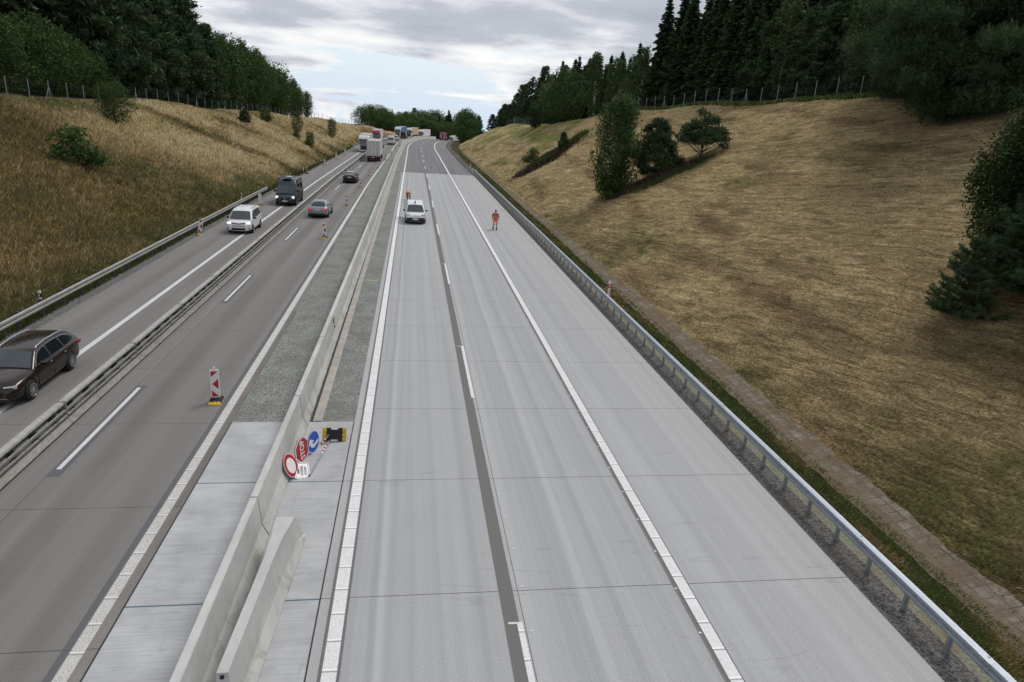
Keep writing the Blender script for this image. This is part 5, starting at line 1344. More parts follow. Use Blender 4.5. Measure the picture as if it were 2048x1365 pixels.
# walking worker, facing the camera (local +Y is forward)
p = thing("person", "road worker in grey shirt and orange shorts walking along the empty carriageway, looking down", "person")
V = [(0, 0, 0.95), (0, 0, 1.10), (0, -0.01, 1.28), (0, 0, 1.44), (0, 0.03, 1.52), (0, 0.05, 1.57)]
E = [(0, 1), (1, 2), (2, 3), (3, 4), (4, 5)]; Rr = [(0.15, 0.11), (0.155, 0.12), (0.165, 0.115), (0.11, 0.085), 0.055, 0.05]
wr = []
for sx, fy in ((-1, -0.04), (1, 0.06)):
    b = len(V); V += [(sx*0.18, 0, 1.42), (sx*0.245, -0.01, 1.16), (sx*0.27, 0.05+fy, 0.92)]; E += [(3, b), (b, b+1), (b+1, b+2)]; Rr += [0.062, 0.045, 0.030]; wr.append((b+2, sx))
for sx, kn, ft, kz in ((-1, 0.10, 0.16, 0.50), (1, 0.02, -0.17, 0.49)):
    b = len(V); V += [(sx*0.095, 0, 0.88), (sx*0.11, kn, kz), (sx*0.115, ft, 0.09), (sx*0.125, ft+0.13, 0.04)]; E += [(0, b), (b, b+1), (b+1, b+2), (b+2, b+3)]; Rr += [0.090, 0.060, 0.040, 0.035]
for w_, sx in wr: hand(V, E, Rr, w_, (0, 0.1, -1), (0, 1, 0), (-sx, 0, 0))
body = skin("body", V, E, Rr, m_skin, p)
skin("shirt", [(0, 0, 0.93), (0, 0, 1.10), (0, -0.01, 1.28), (0, 0, 1.44)], [(0, 1), (1, 2), (2, 3)], [(0.168, 0.128), (0.172, 0.135), (0.178, 0.128), (0.12, 0.095)], m_tee, p)
for sx, fy in ((-1, -0.04), (1, 0.06)):
    skin("sleeve", [(sx*0.12, 0, 1.43), (sx*0.19, 0, 1.41), (sx*0.245, -0.01, 1.16), (sx*0.262, 0.03+fy, 1.0)], [(0, 1), (1, 2), (2, 3)], [0.07, 0.078, 0.062, 0.046], m_hivd, p)
    bm = bmesh.new(); prism_y(bm, [(sx*0.10, 0.95), (sx*0.16, 0.95), (sx*0.165, 1.30), (sx*0.12, 1.47), (sx*0.07, 1.46)][::sx], 0.08, 0.135); bevel_all(bm, 0.01, 1); obj("vest_front", bm, m_hivd, p)
skin("shorts", [(0, 0, 0.98), (-0.10, 0.0, 0.86), (-0.115, 0.10, 0.52), (0.10, 0.0, 0.86), (0.12, 0.03, 0.52)], [(0, 1), (1, 2), (0, 3), (3, 4)], [(0.165, 0.125), 0.105, 0.085, 0.105, 0.085], m_hiv, p)
for sx, y in ((-1, 0.085), (1, 0.025)):
    bm = bmesh.new(); cyl(bm, (sx*0.112, y, 0.58), (sx*0.113, y, 0.63), 0.098, 0.099, n=16); obj("reflective_band", bm, m_band, p)
for sx, y in ((-1, 0.16), (1, -0.17)):
    bm = bmesh.new(); box(bm, sx*0.12-0.05, sx*0.12+0.05, y-0.09, y+0.19, 0.0, 0.09, 0.03); cyl(bm, (sx*0.116, y, 0.05), (sx*0.116, y-0.01, 0.20), 0.055, n=12); obj("boot", bm, m_shoe, p)
head_mesh(p, (0, 0.10, 1.66), (0, 0.9, -0.75), (0, 0.75, 0.9))
p.location = road(63.6, 7.7, 0.0); p.rotation_euler = (0, 0, PI); p.scale = (1.18, 1.15, 1.04)
# bending worker behind the utility van
p = thing("person", "road worker in orange jacket bending over the road behind the white utility van", "person")
V = [(0, -0.05, 0.88), (0, 0.12, 0.98), (0, 0.30, 0.98), (0, 0.45, 0.92), (0, 0.53, 0.87), (0, 0.58, 0.84)]
E = [(0, 1), (1, 2), (2, 3), (3, 4), (4, 5)]; Rr = [(0.15, 0.12), (0.16, 0.12), (0.17, 0.12), (0.12, 0.09), 0.055, 0.05]; wr = []
for sx in (-1, 1):
    b = len(V); V += [(sx*0.18, 0.42, 0.90), (sx*0.20, 0.48, 0.64), (sx*0.12, 0.55, 0.42)]; E += [(3, b), (b, b+1), (b+1, b+2)]; Rr += [0.062, 0.045, 0.030]; wr.append((b+2, sx))
for sx in (-1, 1):
    b = len(V); V += [(sx*0.11, -0.05, 0.84), (sx*0.14, 0.0, 0.48), (sx*0.15, -0.05, 0.09), (sx*0.155, 0.08, 0.04)]; E += [(0, b), (b, b+1), (b+1, b+2), (b+2, b+3)]; Rr += [0.092, 0.062, 0.042, 0.035]
for w_, sx in wr: hand(V, E, Rr, w_, (-sx*0.1, 0.2, -1), (0, 1, 0), (-sx, 0, 0))
skin("body", V, E, Rr, m_skin, p)
skin("jacket", [(0, -0.05, 0.90), (0, 0.12, 1.0), (0, 0.30, 1.0), (0, 0.44, 0.93), (-0.19, 0.42, 0.90), (-0.20, 0.48, 0.64), (0.19, 0.42, 0.90), (0.20, 0.48, 0.64)], [(0, 1), (1, 2), (2, 3), (3, 4), (4, 5), (3, 6), (6, 7)], [(0.175, 0.14), (0.19, 0.145), (0.20, 0.15), (0.14, 0.11), 0.085, 0.065, 0.085, 0.065], m_hiv, p)
skin("trousers", [(0, -0.06, 0.88), (-0.11, -0.05, 0.80), (-0.14, 0.0, 0.48), (-0.15, -0.05, 0.12), (0.11, -0.05, 0.80), (0.14, 0.0, 0.48), (0.15, -0.05, 0.12)], [(0, 1), (1, 2), (2, 3), (0, 4), (4, 5), (5, 6)], [(0.16, 0.12), 0.11, 0.085, 0.07, 0.11, 0.085, 0.07], m_trou, p)
for sx in (-1, 1): bm = bmesh.new(); box(bm, sx*0.155-0.05, sx*0.155+0.05, -0.14, 0.15, 0.0, 0.10, 0.03); obj("boot", bm, m_shoe, p)
head_mesh(p, (0, 0.66, 0.80), (0, 0.35, -0.9), (0, 0.9, 0.35)); p.location = road(83.0, -0.42, 0.0); p.rotation_euler = (0, 0, PI*0.93)

# ================================================================ VEGETATION
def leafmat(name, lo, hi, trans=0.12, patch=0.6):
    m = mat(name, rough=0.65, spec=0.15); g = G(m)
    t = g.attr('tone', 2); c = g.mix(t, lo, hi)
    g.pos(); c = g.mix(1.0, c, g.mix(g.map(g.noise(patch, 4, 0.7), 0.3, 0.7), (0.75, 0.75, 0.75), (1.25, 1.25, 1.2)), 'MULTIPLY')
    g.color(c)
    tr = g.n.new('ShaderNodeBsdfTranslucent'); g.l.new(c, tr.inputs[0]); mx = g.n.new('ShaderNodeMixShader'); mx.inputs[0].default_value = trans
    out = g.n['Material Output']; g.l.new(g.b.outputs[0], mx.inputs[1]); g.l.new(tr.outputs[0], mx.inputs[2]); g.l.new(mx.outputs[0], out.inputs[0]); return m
m_spruce = leafmat("spruce_needles", (0.015, 0.031, 0.014, 1), (0.064, 0.105, 0.044, 1))
m_pine = leafmat("pine_needles", (0.018, 0.038, 0.019, 1), (0.084, 0.133, 0.059, 1))
m_leaf = leafmat("broad_leaves", (0.023, 0.054, 0.013, 1), (0.096, 0.160, 0.044, 1), 0.22)
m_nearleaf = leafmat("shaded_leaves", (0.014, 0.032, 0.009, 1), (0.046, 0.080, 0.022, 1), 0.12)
m_birch = leafmat("birch_leaves", (0.023, 0.051, 0.015, 1), (0.102, 0.160, 0.058, 1), 0.22)
m_bark = plain("grey_brown_bark", (0.055, 0.042, 0.032, 1), 0.9, var=0.35, scale=5)
m_barkp = plain("reddish_pine_bark", (0.060, 0.032, 0.022, 1), 0.9, var=0.35, scale=4)
m_barkb = plain("birch_bark", (0.42, 0.40, 0.37, 1), 0.8, var=0.3, scale=4, dirt=(0.08, 0.07, 0.06, 1))
def quads(C, A, B, rs, bend=0.0):
    """centres, half axis vectors -> rhombic leaves"""
    n = len(C); V = np.stack([C-A, C+B*0.9-A*0.1, C+A, C-B*0.9-A*0.1], 1).reshape(-1, 3); return V, np.arange(4*n).reshape(n, 4)
def rvec(rs, n):
    v = rs.normal(size=(n, 3)); return v/np.linalg.norm(v, axis=1, keepdims=True)
def leaf_mesh(name, C, dirs, ln, wd, tone, rs):
    A = dirs*ln[:, None]; B = np.cross(dirs, rvec(rs, len(C))); B /= np.maximum(np.linalg.norm(B, axis=1, keepdims=True), 1e-6); B = B*wd[:, None]
    V, Fq = quads(C, A, B, rs); return np_mesh(name, V, Fq, False, {'tone': ('FLOAT', 'POINT', np.repeat(np.clip(tone, 0, 1), 4))})
def limbs(name, segs, n=6):
    bm = bmesh.new()
    for a, b, r0, r1 in segs: cyl(bm, a, b, r0, r1, n=n, cap=False)
    me = bpy.data.meshes.new(name); bm.to_mesh(me); bm.free(); me.polygons.foreach_set('use_smooth', [True]*len(me.polygons)); return me
def mk_spruce(seed, h=20.0, R=3.4, dens=1.15, low=0.04, ls=0.46):
    rs = np.random.RandomState(seed); C = []; D = []; T = []; LN = []; segs = [((0, 0, -0.5), (0, 0, h*0.6), h*0.014, h*0.007), ((0, 0, h*0.6), (0, 0, h), h*0.007, 0.02)]
    z = h*low
    while z < h*0.985:
        f = 1-z/h; r = R*(f**0.85)*(0.85+0.3*rs.rand())+0.12; nb = int(6+rs.randint(3))
        a0 = rs.rand()*6.28
        for k in range(nb):
            a = a0+k*6.283/nb+rs.normal()*0.15; L = r*(0.7+0.45*rs.rand()); u = np.array([math.cos(a), math.sin(a), 0]); dr = 0.30+0.25*f
            m = max(3, int(L*7.5*dens)); q = (np.arange(m)+rs.rand(m))/m; zz = z+0.15*L-dr*L*q+0.16*L*q**2.2
            side = np.array([-u[1], u[0], 0]); wdt = 0.42*(1-q)*L*0.55+0.10
            for lr in (-1, 0, 1):
                P = u[None]*(L*q)[:, None]+side[None]*(lr*wdt*(0.4+0.6*rs.rand(m)))[:, None]; P = np.concatenate([P[:, :2], (zz-0.12*abs(lr)+rs.normal(size=m)*0.05)[:, None]], 1)
                d = u[None]*0.75+side[None]*lr*0.8+np.array([0, 0, -0.28])+rs.normal(size=(m, 3))*0.22; d /= np.linalg.norm(d, axis=1, keepdims=True)
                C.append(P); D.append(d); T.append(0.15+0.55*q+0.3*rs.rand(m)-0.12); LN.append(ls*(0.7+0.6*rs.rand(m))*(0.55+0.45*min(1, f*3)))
            if L > 1.2: segs.append(((0, 0, z+0.1*L), tuple(u*L*0.6+np.array([0, 0, z+0.12*L-dr*L*0.5])), 0.03, 0.012))
        z += h*0.016*(0.6+0.8*rs.rand())+0.09
    # leader
    C.append(np.array([[0, 0, h-0.1*i] for i in range(8)])); D.append(np.tile([0.1, 0, 1.0], (8, 1))/1.005); T.append(np.full(8, 0.5)); LN.append(np.full(8, 0.2))
    C = np.concatenate(C); D = np.concatenate(D); T = np.concatenate(T); LN = np.concatenate(LN)
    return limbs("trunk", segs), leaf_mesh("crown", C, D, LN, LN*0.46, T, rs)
def blob_tree(seed, h, blobs, per, leaf, wfac=0.55, droop=0.0, up=0.0, tr=None, shell=0.55, trunk_r=None, lean=0.0):
    """blobs: (x,y,z,r,flat) clumps; leaves on their outer shells"""
    rs = np.random.RandomState(seed); C = []; D = []; T = []
    segs = []; tr_ = trunk_r or h*0.016; top = max(b[2] for b in blobs)
    n = 6; pts = [np.array([lean*h*(i/n)**1.5+rs.normal()*0.01*h*(i > 0), rs.normal()*0.01*h*(i > 0), (-0.5 if i == 0 else top*0.96*i/n)]) for i in range(n+1)]
    for i in range(n): segs.append((pts[i], pts[i+1], tr_*(1-0.8*i/n), tr_*(1-0.8*(i+1)/n)))
    for (x, y, z, r, fl) in blobs:
        c = np.array([x, y, z]); zz = max(z-0.55*math.hypot(x, y)-0.3*r, top*0.1); k = min(n-1, int(zz/(top*0.96)*n)); f_ = zz/(top*0.96)*n-k; base = pts[k]*(1-f_)+pts[k+1]*f_
        segs.append((base, c, tr_*0.3*(1-0.5*zz/top)+0.01, 0.012))
        m = int(per*r*r); d = rvec(rs, m); rad = r*(shell+(1-shell)*rs.rand(m)**0.6)*(0.72+0.5*np.abs(np.sin(d[:, 0]*5+x*3)*np.cos(d[:, 1]*4+z*2)))
        P = c+d*rad[:, None]*np.array([1, 1, fl]); P[:, 2] -= droop*rs.rand(m)*r
        dd = d*0.5+rvec(rs, m)*0.8; dd[:, 2] += up-droop*0.8; dd /= np.linalg.norm(dd, axis=1, keepdims=True)
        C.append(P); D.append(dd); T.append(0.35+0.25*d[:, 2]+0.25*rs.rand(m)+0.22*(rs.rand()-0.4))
    C = np.concatenate(C); D = np.concatenate(D); T = np.concatenate(T); LN = leaf*(0.6+0.8*rs.rand(len(C)))
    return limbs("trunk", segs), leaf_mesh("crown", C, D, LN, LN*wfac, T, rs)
def mk_broad(seed, h=10.0, R=3.6, n=46, per=62, leaf=0.17, low=0.12):
    rs = np.random.RandomState(seed); B = []
    for i in range(n):
        z = low+(0.93-low)*((i+0.5)/n); prof = math.sin(PI*min(1, (z-low)/(1-low)*0.88+0.12))**0.65; a = i*2.4+rs.rand()*0.8; q = R*prof*(0.45+0.5*rs.rand())
        B.append((q*math.cos(a), q*math.sin(a), z*h, R*(0.26+0.20*rs.rand())*(0.75+0.35*prof), 0.8))
    return blob_tree(seed, h, B, per, leaf)
def mk_birch(seed, h=12.0, R=2.1, n=60, per=130, leaf=0.19):
    rs = np.random.RandomState(seed); B = []
    for i in range(n):
        z = 0.10+0.87*((i+0.5)/n); prof = (math.sin(PI*min(1, z*0.95))**0.7)*(1.1-0.4*z); a = i*2.4+rs.rand(); q = R*prof*(0.3+0.7*rs.rand())
        B.append((q*math.cos(a), q*math.sin(a), z*h, R*(0.22+0.20*rs.rand()), 1.15))
    return blob_tree(seed, h, B, per, leaf, droop=0.55, shell=0.3)
def mk_pine(seed, h=18.0, R=3.2, low=0.45, n=46, per=85, leaf=0.32, wfac=0.24, lean=0.0):
    rs = np.random.RandomState(seed); B = []
    for i in range(n):
        f = (i+0.5)/n; z = low+(0.97-low)*f; prof = (1-f)**0.55*(0.45+0.55*min(1, f*4)); a = i*2.4+rs.rand()*0.9; q = R*prof*(0.45+0.6*rs.rand())
        B.append((q*math.cos(a)+lean*h*z**1.5, q*math.sin(a), z*h+q*0.10, R*(0.20+0.15*rs.rand())*(0.7+0.5*prof), 0.55))
    return blob_tree(seed, h, B, per*1.7, leaf, wfac=wfac, up=0.35, shell=0.25, lean=lean, trunk_r=h*0.012)
def mk_shrub(seed, h=2.2, R=1.4, n=24, per=230, leaf=0.11):
    rs = np.random.RandomState(seed); B = []
    for i in range(n):
        z = 0.15+0.75*rs.rand(); a = i*2.4; q = R*(0.2+0.7*rs.rand())*(1.05-0.5*z); B.append((q*math.cos(a), q*math.sin(a), z*h, R*(0.24+0.22*rs.rand()), 0.8))
    return blob_tree(seed, h, B, per, leaf, trunk_r=0.05)
TEMPL = {}
def templ(key, fn, bark, leafm):
    tm, cm = fn(); tm.materials.append(bark); cm.materials.append(leafm); TEMPL[key] = (tm, cm)
for i in range(3): templ(('spruce', i), lambda i=i: mk_spruce(10+i, 20, [3.1, 3.6, 2.8][i]), m_bark, m_spruce)
for i in range(3): templ(('pine', i), lambda i=i: mk_pine(20+i, 18, [3.2, 2.8, 3.6][i], [0.30, 0.38, 0.22][i]), m_barkp, m_pine)
for i in range(3): templ(('bushy_pine', i), lambda i=i: mk_pine(30+i, 11, [2.9, 3.2, 2.6][i], 0.04, 84, 95, 0.26, 0.24), m_barkp, m_pine)
for i in range(3): templ(('broadleaf', i), lambda i=i: mk_broad(40+i, 10, [3.6, 3.2, 4.0][i]), m_bark, m_leaf)
for i in range(2): templ(('birch', i), lambda i=i: mk_birch(50+i, 13, [2.2, 1.9][i]), m_barkb, m_birch)
for i in range(2): templ(('shrub', i), lambda i=i: mk_shrub(60+i), m_bark, m_leaf)
def tree(key, pos, h, base_h, label, group=None, rot=None, wide=1.0, name=None, cat="tree"):
    tm, cm = TEMPL[key]; s = h/base_h
    nm = name or {'spruce': 'spruce_tree', 'pine': 'pine_tree', 'bushy_pine': 'pine_tree', 'broadleaf': 'broadleaf_tree', 'birch': 'birch_tree', 'shrub': 'shrub'}[key[0]]
    t = thing(nm, label, cat, pos, random.random()*6.28 if rot is None else rot, group); t.scale = (s*wide, s*wide, s)
    for n_, me in (("trunk", tm), ("crown", cm)):
        o = bpy.data.objects.new(n_, me); COL.objects.link(o); o.parent = t
    return t
BH = {'spruce': 20, 'pine': 18, 'bushy_pine': 11, 'broadleaf': 10, 'birch': 13, 'shrub': 2.2}
NV = {'spruce': 3, 'pine': 3, 'bushy_pine': 3, 'broadleaf': 3, 'birch': 2, 'shrub': 2}
random.seed(11)
def put(kind, s, t, h, label, group=None, wide=1.0, **k):
    key = (kind, random.randrange(NV[kind])); x, y, z = gpt(s, t, -0.15)
    return tree(key, (x, y, z), h, BH[kind], label, group, wide=wide, **k)
# --- left wood. heights follow the photographed skyline
LW = "trees of the wood above the left bank"
def ct(s, side): return crest_t(s, side)
s = 38.0
while s < 236:
    # front row: bright broadleaf until ~100, pines and spruces, birches and broadleaf beyond 150
    c = ct(s, -1)
    if s < 74: put('broadleaf', s, c-4.5-random.random()*1.5, random.uniform(8.5, 10.5), "leafy green tree in the front row at the near left end of the wood", "leafy front trees of the near left wood", 1.05)
    elif s < 103: put('broadleaf', s, c-4-random.random()*2, np.interp(s, [74, 90, 103], [9.5, 8.5, 6.2])*random.uniform(0.9, 1.1), "leafy green tree in the front row at the near left end of the wood", "leafy front trees of the near left wood", 1.05)
    elif s < 150: put(random.choice(['pine', 'spruce', 'bushy_pine']), s, c-4-random.random()*2, random.uniform(14.5, 21), "dark tall conifer at the edge of the wood above the left bank", LW)
    else: put(random.choice(['birch', 'broadleaf', 'birch']), s, c-3.5-random.random()*2, np.interp(s, [150, 175, 200, 225, 236], [15.0, 15, 13.5, 10.5, 8])*random.uniform(0.93, 1.05), "green birch or broadleaf tree at the far end of the left wood", "leafy trees at the far end of the left wood", 0.95)
    s += random.uniform(3.6, 5.2) if s < 103 else (random.uniform(3.0, 4.2) if s < 150 else random.uniform(3.2, 4.6))
for row, off in enumerate((9, 13.5, 18.5, 24, 31)):
    s = 36.0
    while s < 215-row*3:
        hh = np.interp(s, [36, 120, 140, 150, 175, 215], [23, 22, 20.5, 17, 14.5, 11])*random.uniform(0.9, 1.06)
        put(random.choice(['pine', 'spruce', 'pine', 'spruce']) if s < 165 else random.choice(['birch', 'broadleaf', 'pine']), s, ct(s, -1)-off-random.uniform(-1.3, 1.3), hh, "dark tree standing deep inside the wood above the left bank", "inner trees of the left wood", random.uniform(0.85, 1.35))
        s += random.uniform(4.2, 6.0)+row*0.5
# --- right wood
RW = "trees of the wood above the right bank"
s = 24.0
while s < 150:
    c = ct(s, 1)
    if s < 95: put(random.choice(['bushy_pine', 'bushy_pine', 'bushy_pine', 'birch']), s, c+4+random.random()*2, np.interp(s, [24, 80, 95], [12, 11.5, 12.5])*random.uniform(0.92, 1.12), "bushy dark pine or birch in the front row behind the near right fence", "front row trees behind the near right fence", 1.1)
    elif s < 132: put('spruce', s, c+4.5+random.random()*2, random.uniform(17.5, 20.5), "tall pointed spruce behind the right fence, left of the bushy pines", "tall pointed spruces above the right bank", 1.1)
    else: put('birch', s, c+0.5+random.random()*2, random.uniform(10, 12), "thin green birch at the left end of the near right fence", "birches at the end of the near right fence")
    s += random.uniform(3.0, 4.2)
for row, off in enumerate((10, 15, 21, 28)):
    s = 22.0
    while s < 262-row*6:
        lim = np.interp(s, [22, 60, 95, 100, 128, 135, 160, 190, 230, 262], [21, 19, 16, 21, 19, 15, 15, 17.5, 17, 11])
        k = random.choice(['spruce', 'spruce', 'pine']) if s > 95 else random.choice(['pine', 'bushy_pine', 'spruce', 'pine'])
        put(k, s, ct(s, 1)+off+random.uniform(-1.5, 1.5), lim*random.uniform(0.86, 1.08), "dark conifer standing deep inside the wood above the right bank", "inner trees of the right wood", random.uniform(0.95, 1.4))
        s += random.uniform(4.0, 5.8)+row*0.4
# edge of the right wood further out: bushy trees come forward over the slope
put('broadleaf', 163, 34.5, 12.5, "large round dark bushy tree on the upper right bank, halfway along", None, 1.35)
put('broadleaf', 171, 33.0, 10, "round leafy tree leaning on the left side of the large round bushy tree", None, 1.2)
put('bushy_pine', 178, 30.5, 9.0, "bushy pine with low dark skirts at the upper right bank, left of the round trees", None, 1.1)
put('birch', 186, 33.5, 10.5, "pale green birch between the bushy pine and the far fence", None, 1.2)
put('birch', 150, 38.0, 13, "tall light birch standing just right of the large round bushy tree", None, 1.1)
put('birch', 155, 39.0, 14, "slim tall birch behind the large round bushy tree", None, 1.0)
for s in (228, 236, 244, 251, 257, 263, 269, 275, 281): put('bushy_pine', s, ct(s, 1)+2+random.random()*2, random.uniform(7, 9.5), "dark bushy conifer by the far end of the right bank", "bushy conifers at the far end of the right bank", 1.3)
for s in (222, 231, 240, 248, 255, 262, 267, 273, 279, 284): put(random.choice(['spruce', 'pine']), s, ct(s, 1)+7+random.random()*2, np.interp(s, [222, 262, 284], [17, 14, 11])*random.uniform(0.95, 1.1), "dark conifer on the skyline at the far end of the right wood", "skyline conifers at the far end of the right wood", 1.1)
for s, t_, h in ((284, 13.6, 7), (289, 13.4, 11), (294, 13.4, 13.5), (299, 13.6, 14), (298, 17, 11), (305, 14, 12), (288, 17, 8)): put('broadleaf', s, t_, h, "dense leafy tree closing the cutting at the bend on the right", "leafy trees at the bend on the right", 0.9)
# --- trees behind the bend, left to right
for i in range(13):
    f = i/12; put('broadleaf', 296+50*f+random.uniform(-3, 3)+(10 if i % 2 else 0), -27.5+9.5*f-random.random()*2.5, np.interp(f, [0, 0.15, 0.5, 1], [8.5, 9.5, 8, 7.5])*random.uniform(0.95, 1.08), "leafy green tree of the clump behind the far lorries", "leafy clump behind the far lorries", 1.2)
for i in range(12):
    f = i/11; put('broadleaf', 372+random.uniform(-6, 10)+20*f, -30+16*f+random.uniform(-3, 3), random.uniform(9.5, 12), "leafy tree in the distant belt across the end of the road", "distant tree belt across the end of the road", 1.3)
for i in range(26):
    f = i/25; put(random.choice(['broadleaf', 'broadleaf', 'spruce', 'pine']), 420+random.uniform(-8, 14), -70+66*f+random.uniform(-3, 3), random.uniform(13, 17), "dark tree in the distant belt beyond the bend", "farthest trees beyond the bend", 1.25)
# --- bushes on the left slope
def sh(kind, s, t, h, lab, wide=1.0, **k): return put(kind, s, t, h, lab, None, wide, **k)
sh('shrub', 59.5, -26.0, 3.0, "round green shrub alone low on the near left grass bank", 1.15, cat="shrub")
sh('broadleaf', 82, -31.6, 4.6, "large dark leafy bush at the top of the left bank, in front of the fence", 1.05, name="bush", cat="bush")
sh('bushy_pine', 134, -29.9, 2.6, "flat dark pine bush high on the left bank, left of the others", 2.0, name="pine_bush", cat="bush")
sh('shrub', 150, -29.3, 2.8, "small dark shrub just right of the flat pine bush on the left bank", 0.9, cat="shrub")
sh('broadleaf', 163, -25.4, 5.0, "green young tree in the middle of the left bank below the far birches", 0.85)
sh('shrub', 147.3, -20.6, 3.0, "small dark oval shrub near the foot of the left bank, above the blank beacons", 0.65, cat="shrub")
sh('shrub', 150, -23.6, 1.8, "tiny dark shrub on the left bank between the young tree and the oval shrub", 0.8, cat="shrub")
sh('broadleaf', 190, -20.9, 5.6, "slim green young tree on the far left bank, nearest to the white lorry", 0.62)
# --- right slope
TEMPL[('lone', 0)] = None
tm, cm = mk_birch(97, 10.2, 2.75, 100, 210, 0.12); tm.materials.append(m_barkb); cm.materials.append(m_birch); TEMPL[('lone', 0)] = (tm, cm); BH['lone'] = 10.2; NV['lone'] = 1
sh('lone', 72.2, 21.3, 10.2, "tall leafy birch standing alone on the mown right bank", 1.0, name="birch_tree")
sh('shrub', 71.8, 20.8, 2.4, "low leafy growth round the foot of the lone birch", 1.5, cat="shrub")
TEMPL[('squat', 0)] = None
tm, cm = mk_pine(98, 5.6, 2.9, 0.03, 40, 330, 0.17, 0.24); tm.materials.append(m_bark); cm.materials.append(m_pine); TEMPL[('squat', 0)] = (tm, cm); BH['squat'] = 5.6; NV['squat'] = 1
sh('squat', 71.7, 25.4, 5.8, "squat bushy pine right beside the lone birch on the mown bank", 1.0, name="pine_tree")
sh('shrub', 70.6, 26.6, 1.6, "low scrub between the squat pine and the umbrella shaped pine", 2.2, cat="shrub")
sh('shrub', 120.1, 20.3, 2.6, "dark bush at the lower end of the heath patch on the right bank", 1.0, cat="shrub")
sh('bushy_pine', 118.5, 25.3, 3.2, "small pine at the upper end of the heath patch on the right bank", 1.2)
sh('broadleaf', 255, 18.0, 3.6, "tiny lone young tree on the far right bank", 0.9)
# umbrella shaped small pine
rs_ = np.random.RandomState(5); B_ = []
for i in range(44):
    a = i*2.4; q = 2.4*math.sqrt((i+0.5)/44); B_.append((q*math.cos(a), q*math.sin(a), 1.25+3.3*(1-(q/2.5)**1.5)*(0.55+0.45*(i % 3))/1.45+rs_.rand()*0.5, 0.52+0.28*rs_.rand(), 0.65))
tm, cm = blob_tree(77, 4.8, B_, 420, 0.17, wfac=0.26, up=0.3, shell=0.3, trunk_r=0.09); tm.materials.append(m_bark); cm.materials.append(m_pine); TEMPL[('umb', 0)] = (tm, cm)
tree(('umb', 0), gpt(69.5, 29.4, -0.1), 4.9, 4.8, "umbrella shaped small pine with a bare stem on the mown right bank", name="pine_tree")
# heath patches
def ground_cover(name, label_kind, poly, n, h, w, colm, seed, tone=(0, 1)):
    rs = np.random.RandomState(seed); (s0, t0), (s1, t1), hw = poly
    f = rs.rand(n); o = rs.normal(size=n)*hw*(0.5+1.1*vnoise(f*9, f*0+seed))+1.6*(vnoise(f*5, f*0+seed+3)-0.5); S = s0+(s1-s0)*f+rs.normal(size=n)*hw*0.6; T = t0+(t1-t0)*f+o*0.7
    Z = terr(S, T); P = npr(S, T, Z); d = rs.normal(size=(n, 3))*0.5+np.array([0, 0, 1.0]); d /= np.linalg.norm(d, axis=1, keepdims=True)
    ln = h*(0.5+rs.rand(n)); me = leaf_mesh(name, P+d*ln[:, None]*0.8, d, ln, np.full(n, w), tone[0]+(tone[1]-tone[0])*rs.rand(n), rs)
    o_ = obj(name, me, colm); return tag(o_, kind='stuff')
m_heath = leafmat("heather", (0.035, 0.022, 0.020, 1), (0.115, 0.072, 0.055, 1), 0.05); m_tuft = leafmat("green_grass", (0.035, 0.055, 0.012, 1), (0.120, 0.160, 0.045, 1), 0.15)
ground_cover("heather", None, ((112, 18.6), (122, 26.5), 1.5), 9000, 0.28, 0.07, m_heath, 1)
ground_cover("long_grass", None, ((114, 20.6), (128, 31.0), 1.1), 5000, 0.35, 0.05, m_tuft, 2)
ground_cover("heather", None, ((70.5, 21.5), (68.3, 27.5), 0.75), 7000, 0.25, 0.06, m_heath, 3)
ground_cover("long_grass", None, ((68.5, 22.5), (67.5, 28.5), 0.8), 2500, 0.22, 0.04, m_tuft, 6)

